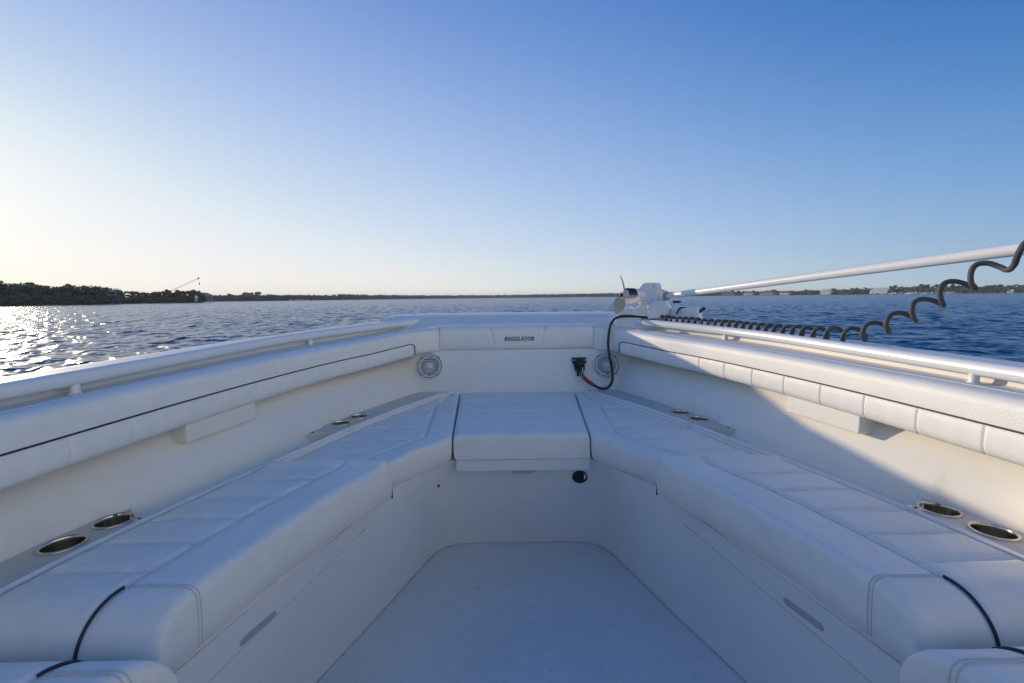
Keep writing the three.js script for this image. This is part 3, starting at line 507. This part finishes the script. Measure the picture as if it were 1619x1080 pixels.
  pts.push(V(1.35, 1.225, -1.375), V(1.344, 1.245, -1.375), V(1.35, 1.27, -1.378), V(1.361, 1.285, -1.375), V(1.377, 1.287, -1.36), V(1.391, 1.275, -1.34), V(1.394, 1.264, -1.32), V(1.388, 1.274, -1.3), V(1.368, 1.295, -1.275), V(1.353, 1.314, -1.255), V(1.361, 1.334, -1.25), V(1.47, 1.36, -1.235), V(1.485, 1.33, -1.21), V(1.455, 1.315, -1.18), V(1.44, 1.345, -1.15), V(1.47, 1.37, -1.12));
  const cc = new THREE.CatmullRomCurve3(pts, false, 'centripetal');
  part('coiled_cable', new THREE.TubeGeometry(cc, 1500, 0.0078, 8, false), M.cord, t, 'dark grey coiled cable');
  rebase(t);
}
// ================================================================ POWER CABLE
{
  const t = thing('power_cable', 'thick black power cable with red sleeve hanging over the bow bolster into the socket', 'cable');
  part('cable', tube([[0.87, 1.058, -2.87], [0.80, 1.067, -2.93], [0.72, 1.072, -2.96], [0.665, 1.066, -2.97], [0.625, 1.045, -2.94], [0.594, 1.012, -2.885], [0.583, 0.965, -2.87], [0.578, 0.9, -2.865], [0.58, 0.83, -2.84], [0.59, 0.76, -2.815], [0.593, 0.70, -2.80], [0.58, 0.655, -2.79], [0.55, 0.632, -2.785], [0.515, 0.632, -2.79], [0.485, 0.645, -2.80], [0.465, 0.655, -2.81]], 0.0085, 150, 10), M.rubber, t);
  part('red_sleeve', tube([[0.472, 0.652, -2.806], [0.45, 0.667, -2.812], [0.428, 0.685, -2.82], [0.414, 0.70, -2.826]], 0.0125, 30, 10), M.red, t);
  part('lead', tube([[0.418, 0.695, -2.824], [0.402, 0.715, -2.835], [0.396, 0.732, -2.84], [0.392, 0.75, -2.835], [0.395, 0.765, -2.825]], 0.005, 30, 8), M.black, t);
  part('white_lead', tube([[0.405, 0.71, -2.832], [0.404, 0.728, -2.822], [0.41, 0.745, -2.82], [0.408, 0.76, -2.822]], 0.0028, 30, 6), M.plasticWhite, t);
  rebase(t);
}

// ================================================================ WATER
const WATER = -0.36;
{
  const comps = [], wind = 0.25;                                  // travel direction, radians from -z
  for (let i = 0; i < 54; i++) { const q = i / 53, lam = 0.24 * Math.pow(9, q) * rr(0.9, 1.1), k = 2 * Math.PI / lam, a = wind + rr(-1, 1) * lerp(1.25, 0.6, q), slope = 0.029 * (lam > 1.7 ? 0.75 : 1); comps.push([k * Math.sin(a), -k * Math.cos(a), rr(0, 6.28), slope / k, lam]); }
  const rowsR = [0.02]; let r = 3; while (r < 420) { rowsR.push(r); r *= 1.0075; } while (r < 9000) { rowsR.push(r); r *= 1.05; }
  const angs = []; for (let i = 0; i <= 960; i++) angs.push(lerp(-72, 72, i / 960) * D2R); for (let i = 1; i < 60; i++) angs.push((72 + i * 216 / 60) * D2R); angs.push(288 * D2R);
  const n = rowsR.length, k = angs.length, pos = new Float32Array(n * k * 3), uv = new Float32Array(n * k * 2), idx = new Uint32Array((n - 1) * (k - 1) * 6); let o = 0;
  for (let i = 0; i < n; i++) { const rad = rowsR[i], cell = Math.max(rad * 0.0075, rad * 144 * D2R / 960);
    for (let j = 0; j < k; j++) { const x = CAM.pos[0] + rad * Math.sin(angs[j]), z = -rad * Math.cos(angs[j]); let y = 0;
      if (rad > 2.9 && rad < 1200) { const cl = j > 962 ? rad * 0.06 : cell; for (const c of comps) { const w = sstep(0.9, 2.2, c[4] / cl); if (w > 0) { const s = Math.sin(c[0] * x + c[1] * z + c[2]); y += w * c[3] * (s + 0.22 * (s * s - 0.5)); } } }
      pos.set([x, WATER + y, z], (i * k + j) * 3); uv.set([x, z], (i * k + j) * 2);
      if (i && j) { const a = (i - 1) * k + j - 1, b = a + 1, c = a + k, d = c + 1; idx[o++] = a; idx[o++] = b; idx[o++] = c; idx[o++] = b; idx[o++] = d; idx[o++] = c; } } }
  const g = new THREE.BufferGeometry(); g.setAttribute('position', new THREE.BufferAttribute(pos, 3)); g.setAttribute('uv', new THREE.BufferAttribute(uv, 2)); g.setIndex(new THREE.BufferAttribute(idx, 1)); g.computeVertexNormals();
  // ripples too fine for the sheet: a tiling normal map built from whole-number waves
  const S = 1024, tile = 17, hgt = new Float32Array(S * S), cs = [];
  for (let i = 0; i < 70; i++) { const lam = 0.14 * Math.pow(16, rnd()), a = wind + rr(-1.35, 1.35), kx = Math.round(tile / lam * Math.sin(a)), kz = Math.round(-tile / lam * Math.cos(a)), kk = Math.hypot(kx, kz) * 2 * Math.PI / tile; if (kk > 0) cs.push([kx, kz, rr(0, 6.28), 0.044 / kk]); }
  for (const [kx, kz, p, amp] of cs) for (let j = 0; j < S; j++) { const b = 2 * Math.PI * kz * j / S + p, w = 2 * Math.PI * kx / S; for (let i = 0; i < S; i++) hgt[j * S + i] += amp * Math.sin(w * i + b); }
  const nd = new Uint8Array(S * S * 4), px = tile / S;
  for (let j = 0; j < S; j++) for (let i = 0; i < S; i++) { const dx = (hgt[j * S + (i + 1) % S] - hgt[j * S + (i + S - 1) % S]) / (2 * px), dz = (hgt[((j + 1) % S) * S + i] - hgt[((j + S - 1) % S) * S + i]) / (2 * px), l = 1 / Math.hypot(dx, dz, 1); nd.set([127.5 - 127.5 * dx * l, 127.5 - 127.5 * dz * l, 127.5 + 127.5 * l, 255], (j * S + i) * 4); }
  const nt = new THREE.DataTexture(nd, S, S); nt.wrapS = nt.wrapT = THREE.RepeatWrapping; nt.magFilter = THREE.LinearFilter; nt.repeat.set(1 / tile, 1 / tile); nt.needsUpdate = true;
  const wm = new THREE.MeshPhysicalMaterial({ color: lin(0.006, 0.07, 0.17), roughness: 0.22, ior: 1.333, normalMap: nt, normalScale: new THREE.Vector2(1, 1) });
  const w = structure('water', g, wm); w.castShadow = false;
}

// ================================================================ FAR SHORE
const azOf = (px) => Math.atan((px - 804) / 717);                 // bearing of things along the shore, from the picture's scale
const shoreDist = (px) => { const P = [[-700, 250], [-200, 300], [0, 335], [120, 345], [192, 362], [196, 425], [325, 440], [332, 860], [480, 930], [560, 1250], [650, 1700], [780, 2100], [880, 1900], [1000, 1650], [1140, 1350], [1300, 1200], [1500, 1080], [1650, 1020], [2300, 900]]; let i = 0; while (i < P.length - 2 && px > P[i + 1][0]) i++; return lerp(P[i][1], P[i + 1][1], (px - P[i][0]) / (P[i + 1][0] - P[i][0])); };
const shoreAt = (px, back = 0) => { const a = azOf(px), d = (shoreDist(px) + back); return V(CAM.pos[0] + d * Math.sin(a), WATER, -d * Math.cos(a)); };
{
  const rows = [];
  for (let px = -700; px <= 2300; px += 3) { const a = shoreAt(px, -1), b = shoreAt(px, 1.5), c = shoreAt(px, 8), d = shoreAt(px, 60), e = shoreAt(px, 700), n = noise.noise(px * 0.05, 1, 2); rows.push([[a.x, WATER - 0.6, a.z], [b.x, WATER + 0.7 + 0.2 * n, b.z], [c.x, WATER + 1.0 + 0.3 * n, c.z], [d.x, WATER + 1.6, d.z], [e.x, WATER + 2.5, e.z]]); }
  const landTex = noiseTexture(256, (u, v) => { const n = tileNoise(u, v, 9, 4), m = tileNoise(u, v, 31, 7); return [118 + 40 * n + 24 * m, 112 + 34 * n + 24 * m, 80 + 26 * n + 18 * m]; }, 0.03, true);
  structure('shore', gridGeo(rows, true), new THREE.MeshStandardMaterial({ map: landTex, color: lin(0.8, 0.8, 0.8), roughness: 1 }));
}
// trees: crowns of many leaf-sized faces gathered in clumps
const leafMat = (r, g, b) => new THREE.MeshPhysicalMaterial({ color: lin(r, g, b), roughness: 0.9, transmission: 0.7, thickness: 0, side: THREE.DoubleSide });
const LEAF = [leafMat(0.16, 0.16, 0.065), leafMat(0.13, 0.15, 0.06), leafMat(0.17, 0.155, 0.075), leafMat(0.14, 0.14, 0.07)];
const BARK = new THREE.MeshStandardMaterial({ color: lin(0.12, 0.09, 0.065), roughness: 0.95 });
function crownGeo(kind, leaves = 620, leaf = 0.55) {              // crown of a tree one metre tall unit: height 1, scaled later
  const pos = [], idx = [], clumps = []; const nC = kind === 'pine' ? 9 : 15;
  for (let i = 0; i < nC; i++) { const a = rr(0, 6.28), q = Math.sqrt(rnd()); if (kind === 'pine') clumps.push([0.2 * q * Math.cos(a), rr(0.55, 0.95), 0.2 * q * Math.sin(a), rr(0.07, 0.12)]); else { const y = rr(0.3, 0.86), w = 0.42 * Math.sin(Math.PI * clamp((y - 0.08) / 0.95, 0.05, 0.97)); clumps.push([w * q * Math.cos(a), y, w * q * Math.sin(a), rr(0.11, 0.19)]); } }
  for (let i = 0; i < leaves; i++) {
    const c = clumps[i % nC], u = rr(-1, 1), a = rr(0, 6.28), rad = c[3] * Math.pow(rnd(), 0.4), sq = Math.sqrt(1 - u * u), p = V(c[0] + rad * sq * Math.cos(a), c[1] + rad * u * 0.8, c[2] + rad * sq * Math.sin(a));
    const e1 = V(rr(-1, 1), rr(-0.6, 0.6), rr(-1, 1)).normalize(), e2 = V().crossVectors(e1, V(rr(-1, 1), rr(-1, 1), rr(-1, 1))).normalize(), s = leaf * rr(0.06, 0.11), b = pos.length / 3;
    for (const [x, y] of [[-1, -0.5], [0.2, -0.9], [1, 0.1], [-0.1, 0.9]]) pos.push(p.x + s * (e1.x * x + e2.x * y), p.y + s * (e1.y * x + e2.y * y), p.z + s * (e1.z * x + e2.z * y));
    idx.push(b, b + 1, b + 2, b, b + 2, b + 3);
  }
  const g = new THREE.BufferGeometry(); g.setAttribute('position', new THREE.Float32BufferAttribute(pos, 3)); g.setAttribute('uv', new THREE.Float32BufferAttribute(new Float32Array(pos.length / 3 * 2), 2)); g.setIndex(idx); g.computeVertexNormals(); return g;
}
function trunkGeo(kind) {
  const list = [tube([[0, -0.02, 0], [0.01, 0.25, 0.005], [-0.01, 0.5, 0], [0, kind === 'pine' ? 0.9 : 0.68, 0]], kind === 'pine' ? 0.014 : 0.022, 8, 6)];
  if (kind !== 'pine') for (let i = 0; i < 5; i++) { const a = i * 1.3; list.push(tube([[0, 0.3 + 0.06 * i, 0], [0.12 * Math.cos(a), 0.45 + 0.06 * i, 0.12 * Math.sin(a)], [0.24 * Math.cos(a), 0.55 + 0.06 * i, 0.24 * Math.sin(a)]], 0.009, 5, 5)); }
  return mergeGeometries(list);
}
const PROTO = [];
for (const [kind, m] of [['broad', 0], ['broad', 1], ['broad', 2], ['pine', 3], ['broad', 3]]) PROTO.push({ crown: crownGeo(kind, kind === 'pine' ? 420 : 760, kind === 'pine' ? 0.6 : 0.62), trunk: trunkGeo(kind), mat: LEAF[m], kind });
function tree(p, h, w, label, px, back, group) {
  const t = thing(p.kind === 'pine' ? 'pine_tree' : 'broadleaf_tree', label, 'tree', group), g = shoreAt(px, back);
  part('trunk', p.trunk, BARK, t); part('crown', p.crown, p.mat, t);
  t.position.set(g.x, WATER + 1.0, g.z); t.scale.set(h * w, h, h * w); t.rotation.y = rr(0, 6.28); return t;
}
const wood = [];                                                 // the rest of the wood, too dense to count
for (let px = -90; px < 330; px += 8.5) {
  const far = px > 194, h = lerp(12, 9.6, clamp(px / 260, 0, 1)) * rr(0.8, 1.12);
  tree(PROTO[Math.floor(rr(0, 5)) % 5 === 3 ? 3 : Math.floor(rr(0, 3))], h, rr(1.0, 1.35), far ? 'green tree in the wood behind the crane on the far shore' : 'tall green tree on the dense wooded point around the light blue house', px + rr(-3, 3), rr(6, 22), far ? 'trees behind the crane' : 'trees of the wooded point');
}
for (let px = -420; px < 330; px += 3.6) for (const b of [3, 20]) wood.push([px + rr(-2, 2), b + rr(-2, 6), rr(4.2, 7.5) * (b > 20 ? 1.2 : 0.85), rr(1.1, 1.6)]);
for (let px = 330; px < 660; px += 9) tree(PROTO[Math.floor(rr(0, 5))], rr(8.5, 13.5) * (px > 385 && px < 420 ? 1.45 : 1), rr(0.9, 1.3), 'distant green tree on the low shore beyond the docks', px + rr(-3, 3), rr(8, 50), 'trees on the shore beyond the docks');
for (let px = 1120; px < 1660; px += 7.5) tree(PROTO[Math.floor(rr(0, 5))], rr(9.5, 15) * (px > 1410 && px < 1520 ? 1.3 : 1), rr(0.9, 1.35), 'distant green tree among the houses on the starboard shore', px + rr(-3, 3), rr(26, 70), 'trees among the houses');
for (let px = 332; px < 2200; px += 1.5) for (const b of [18, 45, 80]) wood.push([px + rr(-1, 1), b + rr(-8, 20), rr(8, 14) * (px > 540 && px < 1120 ? 1.35 : 1) * (px > 1150 && px < 1330 && b < 30 ? 0.45 : 1), rr(1.2, 2.0)]);
{
  const per = Math.ceil(wood.length / 3), m4 = new THREE.Matrix4(), q = new THREE.Quaternion(), c = new THREE.Color();
  for (let k = 0; k < 3; k++) {
    const list = wood.filter((_, i) => i % 3 === k), im = new THREE.InstancedMesh(crownGeo('broad', 420, 0.85).translate(0, -0.2, 0), LEAF[k], list.length);
    list.forEach(([px, b, h, w], i) => { const g = shoreAt(px, b); q.setFromAxisAngle(V(0, 1, 0), rr(0, 6.28)); m4.compose(V(g.x, WATER + 0.6, g.z), q, V(h * w, h, h * w)); im.setMatrixAt(i, m4); c.setRGB(rr(0.75, 1.2), rr(0.8, 1.15), rr(0.7, 1.1)); im.setColorAt(i, c); });
    im.name = numbered('shore_wood'); im.castShadow = im.receiveShadow = true; scene.add(im);
    tag(im, ['dense low green wood lining the far shore', 'darker green undergrowth filling the far shore wood', 'yellowish green scrub through the far shore wood'][k], 'woodland'); im.userData.kind = 'stuff';
  }
}
// palms
{
  const fr = []; for (let i = 0; i < 13; i++) { const a = i / 13 * 6.28, rows = []; for (const u of range(0, 1, 6)) { const l = 0.34 * u, dr = 0.1 * u - 0.24 * u * u, w = 0.035 * Math.sin(Math.PI * (0.1 + 0.85 * u)); rows.push([[l * Math.cos(a) - w * Math.sin(a), 0.93 + dr - w * 0.5, l * Math.sin(a) + w * Math.cos(a)], [l * Math.cos(a), 0.93 + dr, l * Math.sin(a)], [l * Math.cos(a) + w * Math.sin(a), 0.93 + dr - w * 0.5, l * Math.sin(a) - w * Math.cos(a)]]); } fr.push(gridGeo(rows)); }
  const crown = mergeGeometries(fr), trunk = tube([[0, -0.02, 0], [0.015, 0.4, 0], [0, 0.93, 0]], 0.017, 8, 6);
  for (const [px, h] of [[1287, 10], [1352, 12], [1362, 10.5], [1371, 12.5], [1345, 11]]) { const t = thing('palm_tree', 'tall thin palm beside the pale two-storey house on the shore', 'palm', 'palms on the starboard shore'), g = shoreAt(px, 20); part('trunk', trunk, BARK, t); part('crown', crown, LEAF[1], t); t.position.set(g.x, WATER + 1, g.z); t.scale.setScalar(h); }
}
// houses, boats, docks and the crane
const wallM = (r, g, b) => new THREE.MeshStandardMaterial({ color: lin(r, g, b), roughness: 0.85 });
const WM = { white: wallM(0.72, 0.71, 0.68), cream: wallM(0.6, 0.55, 0.45), blue: wallM(0.24, 0.34, 0.4), tan: wallM(0.42, 0.33, 0.24), grey: wallM(0.2, 0.22, 0.25) };
const RM = { brown: wallM(0.27, 0.13, 0.085), red: wallM(0.36, 0.15, 0.09), grey: wallM(0.3, 0.33, 0.37), white: wallM(0.62, 0.62, 0.6) };
const paneM = new THREE.MeshStandardMaterial({ color: lin(0.05, 0.07, 0.09), roughness: 0.15 });
function house(px, back, w, d, h, storeys, wm, rm, label, gable = 0.35) {
  const t = thing('house', label, 'house'), g = shoreAt(px, back);
  part('wall', at(new THREE.BoxGeometry(w, h, d), 0, h / 2, 0), wm, t);
  const e = 0.6, rh = d * gable, R = new THREE.BufferGeometry(), x = w / 2 + e, z = d / 2 + e, rx = w / 2 - d * 0.4, P = [[-x, 0, z], [x, 0, z], [rx, rh, 0], [-rx, rh, 0], [-x, 0, -z], [x, 0, -z]].map((p) => [p[0], p[1] + h + 0.02, p[2]]);
  const tri = [[0, 1, 2], [0, 2, 3], [5, 4, 3], [5, 3, 2], [1, 5, 2], [4, 0, 3], [1, 0, 4], [1, 4, 5]]; R.setAttribute('position', new THREE.Float32BufferAttribute(tri.flat().flatMap((i) => P[i]), 3)); R.setAttribute('uv', new THREE.Float32BufferAttribute(new Float32Array(tri.length * 6), 2)); R.computeVertexNormals();
  part('roof', R, rm, t);
  for (let s = 0; s < storeys; s++) for (let i = 0; i < Math.max(2, Math.floor(w / 3.5)); i++) { const n = Math.max(2, Math.floor(w / 3.5)), xx = (i + 0.5) / n * w - w / 2; part('window', at(new THREE.BoxGeometry(1.3, 1.4, 0.12), xx, (s + 0.55) * h / storeys, d / 2 + 0.03), paneM, t); }
  t.position.set(g.x, WATER + 0.9, g.z); t.rotation.y = -azOf(px) + rr(-0.2, 0.2) - (px > 804 ? 0.55 : 0); return t;
}
house(182, 12, 6.5, 6, 6.6, 2, WM.blue, RM.grey, 'light blue two-storey house among trees on the wooded point');
house(298, 12, 7, 6, 3.6, 1, WM.tan, RM.brown, 'small tan waterside house beside the white tank near the crane');
house(324, 40, 18, 10, 5.2, 1, WM.grey, RM.grey, 'long blue-grey shed behind the white tank near the crane', 0.25);
house(1150, 10, 28, 14, 5.2, 1, WM.tan, RM.brown, 'low tan house with brown roof beside the cream red-roofed house');
house(1182, 6, 22, 13, 5.4, 1, WM.cream, RM.red, 'cream house under a reddish hipped roof between two brown-roofed houses');
house(1212, 9, 32, 15, 5.4, 1, WM.tan, RM.brown, 'wide tan house with broad brown roof behind a low sea wall');
house(1240, 8, 22, 13, 5.2, 1, WM.cream, RM.brown, 'small cream house with brown roof at the wooded end of the brown-roofed row');
house(1304, 8, 19, 12, 9, 2, WM.white, RM.white, 'pale two-storey house with white roof on the starboard shore', 0.2);
house(1390, 10, 30, 14, 7.5, 2, WM.white, RM.white, 'large white waterside building above the moored boats', 0.35);
house(1335, 18, 14, 10, 4.2, 1, WM.cream, RM.grey, 'grey-roofed cream house between palms on the shore');
house(1598, 6, 7, 6, 4.2, 1, WM.white, RM.white, 'small white boathouse on the long dock', 0.2);
house(908, 20, 26, 14, 6, 1, WM.white, RM.grey, 'distant white house with grey roof beyond the bow');
house(926, 24, 30, 14, 6, 1, WM.cream, RM.brown, 'distant cream house with brown roof beyond the bow');
{
  const t = thing('crane', 'thin lattice crane boom rising over the wood with a hook block', 'crane'), g = shoreAt(284, 14); const b = V(-13, 2.5, 0), top = V(16.4, 18.8, 0), n = 12, list = [];
  for (const [oy, oz] of [[0.45, 0.4], [0.45, -0.4], [-0.45, 0]]) list.push(tube([[b.x, b.y + oy, oz], [(b.x + top.x) / 2, (b.y + top.y) / 2 + oy, oz], [top.x, top.y + oy * 0.4, oz * 0.4]], 0.075, 6, 5));
  for (let i = 0; i < n * 2; i++) { const p = b.clone().lerp(top, i / n / 2), q = b.clone().lerp(top, (i + 1) / n / 2), s = i % 2 ? 1 : -1; list.push(tube([[p.x, p.y + 0.4 * s, 0], [(p.x + q.x) / 2, (p.y + q.y) / 2, 0], [q.x, q.y - 0.4 * s, 0]], 0.05, 2, 4)); }
  const ym = new THREE.MeshStandardMaterial({ color: lin(0.5, 0.42, 0.36), roughness: 0.6 });
  part('boom', mergeGeometries(list), ym, t); part('cab', at(box(3, 2.6, 2.4, 0.2), -13.8, 1.3, 0), ym, t); part('tip_sheave', at(new THREE.CylinderGeometry(0.7, 0.7, 0.5, 14).rotateX(Math.PI / 2), top.x, top.y, 0), M.dark, t);
  part('hoist_rope', tube([[top.x + 0.3, top.y, 0], [top.x + 0.3, top.y - 2, 0], [top.x + 0.3, top.y - 4, 0]], 0.04, 4, 4), M.dark, t); part('hook_block', lathe([[0, 0.9], [0.4, 0.6], [0.45, -0.1], [0.2, -0.8], [0, -0.9]], 10).translate(top.x + 0.3, top.y - 4.4, 0), M.dark, t);
  t.position.set(g.x, WATER + 0.9, g.z); t.rotation.y = -azOf(284);
}
{ const t = thing('storage_tank', 'tall narrow white tank on the shore below the crane hook', 'tank'), g = shoreAt(317, 3); part('shell', lathe([[1.15, 0], [1.15, 4.6], [0.9, 5.1], [0, 5.3]], 20), WM.white, t); part('hatch', at(new THREE.CylinderGeometry(0.4, 0.4, 0.3, 12), 0, 5.35, 0), WM.grey, t); t.position.set(g.x, WATER + 0.6, g.z); }
function yacht(px, off, len, label, group) {
  const t = thing('moored_boat', label, 'boat', group), g = shoreAt(px, off), rows = [];
  for (const u of range(0, 1, 12)) { const w = len * 0.15 * Math.pow(Math.sin(Math.PI * (0.32 + 0.68 * (1 - u))), 0.7) * (u > 0.98 ? 0.05 : 1), x = (u - 0.5) * len, sh = len * (0.1 + 0.05 * u * u); rows.push([[x, sh, -w], [x, sh * 0.4, -w * 0.9], [x * 0.95, -0.2, 0], [x, sh * 0.4, w * 0.9], [x, sh, w], [x, sh, 0], [x, sh, -w]]); }
  part('hull', creased(gridGeo(rows), 30), WM.white, t); part('cabin', at(box(len * 0.42, len * 0.13, len * 0.2, len * 0.02), -len * 0.03, len * 0.17, 0), WM.white, t); part('windscreen', at(box(len * 0.28, len * 0.045, len * 0.206, 0.02), 0, len * 0.185, 0), paneM, t); part('hard_top', at(box(len * 0.3, len * 0.02, len * 0.2, 0.02), -len * 0.08, len * 0.3, 0), WM.white, t);
  for (const x of [-0.2, 0.04]) part('top_post', at(new THREE.BoxGeometry(0.1, len * 0.08, 0.1), len * x, len * 0.26, 0), WM.grey, t);
  t.position.set(g.x, WATER, g.z); t.rotation.y = -azOf(px) + rr(-0.5, 0.5); return t;
}
for (const px of [464, 473, 482, 490, 499]) yacht(px, -6, rr(7, 11), 'small white boat moored at the docks on the port shore', 'boats at the docks');
for (let px = 1378; px < 1512; px += 8) yacht(px + rr(-2, 2), -6, rr(9, 15), 'white boat moored in the row before the white waterside building', 'row of moored boats');
{ const t = thing('long_dock', 'long low timber dock on piles running along the starboard shore', 'dock'), pts = [];
  for (let px = 1500; px <= 1700; px += 5) pts.push(shoreAt(px, -12));
  const wd = wallM(0.2, 0.16, 0.12), o = pts[0].clone();
  const rows = pts.map((p) => { const a = p.clone().multiplyScalar(1).setY(0), n = a.clone().normalize(); return [[p.x, WATER + 1.3, p.z], [p.x, WATER + 1.6, p.z], [p.x + n.x * 2, WATER + 1.6, p.z + n.z * 2], [p.x + n.x * 2, WATER + 1.3, p.z + n.z * 2], [p.x, WATER + 1.3, p.z]]; });
  part('deck', creased(gridGeo(rows), 30), wd, t); for (const p of pts) part('pile', at(new THREE.CylinderGeometry(0.28, 0.28, 3.2, 8), p.x, WATER + 0.8, p.z), wd, t); rebase(t); }

scene.fog = new THREE.FogExp2(new THREE.Color().setRGB(0.8, 0.88, 1), 0.00014);
renderer.render(scene, camera);
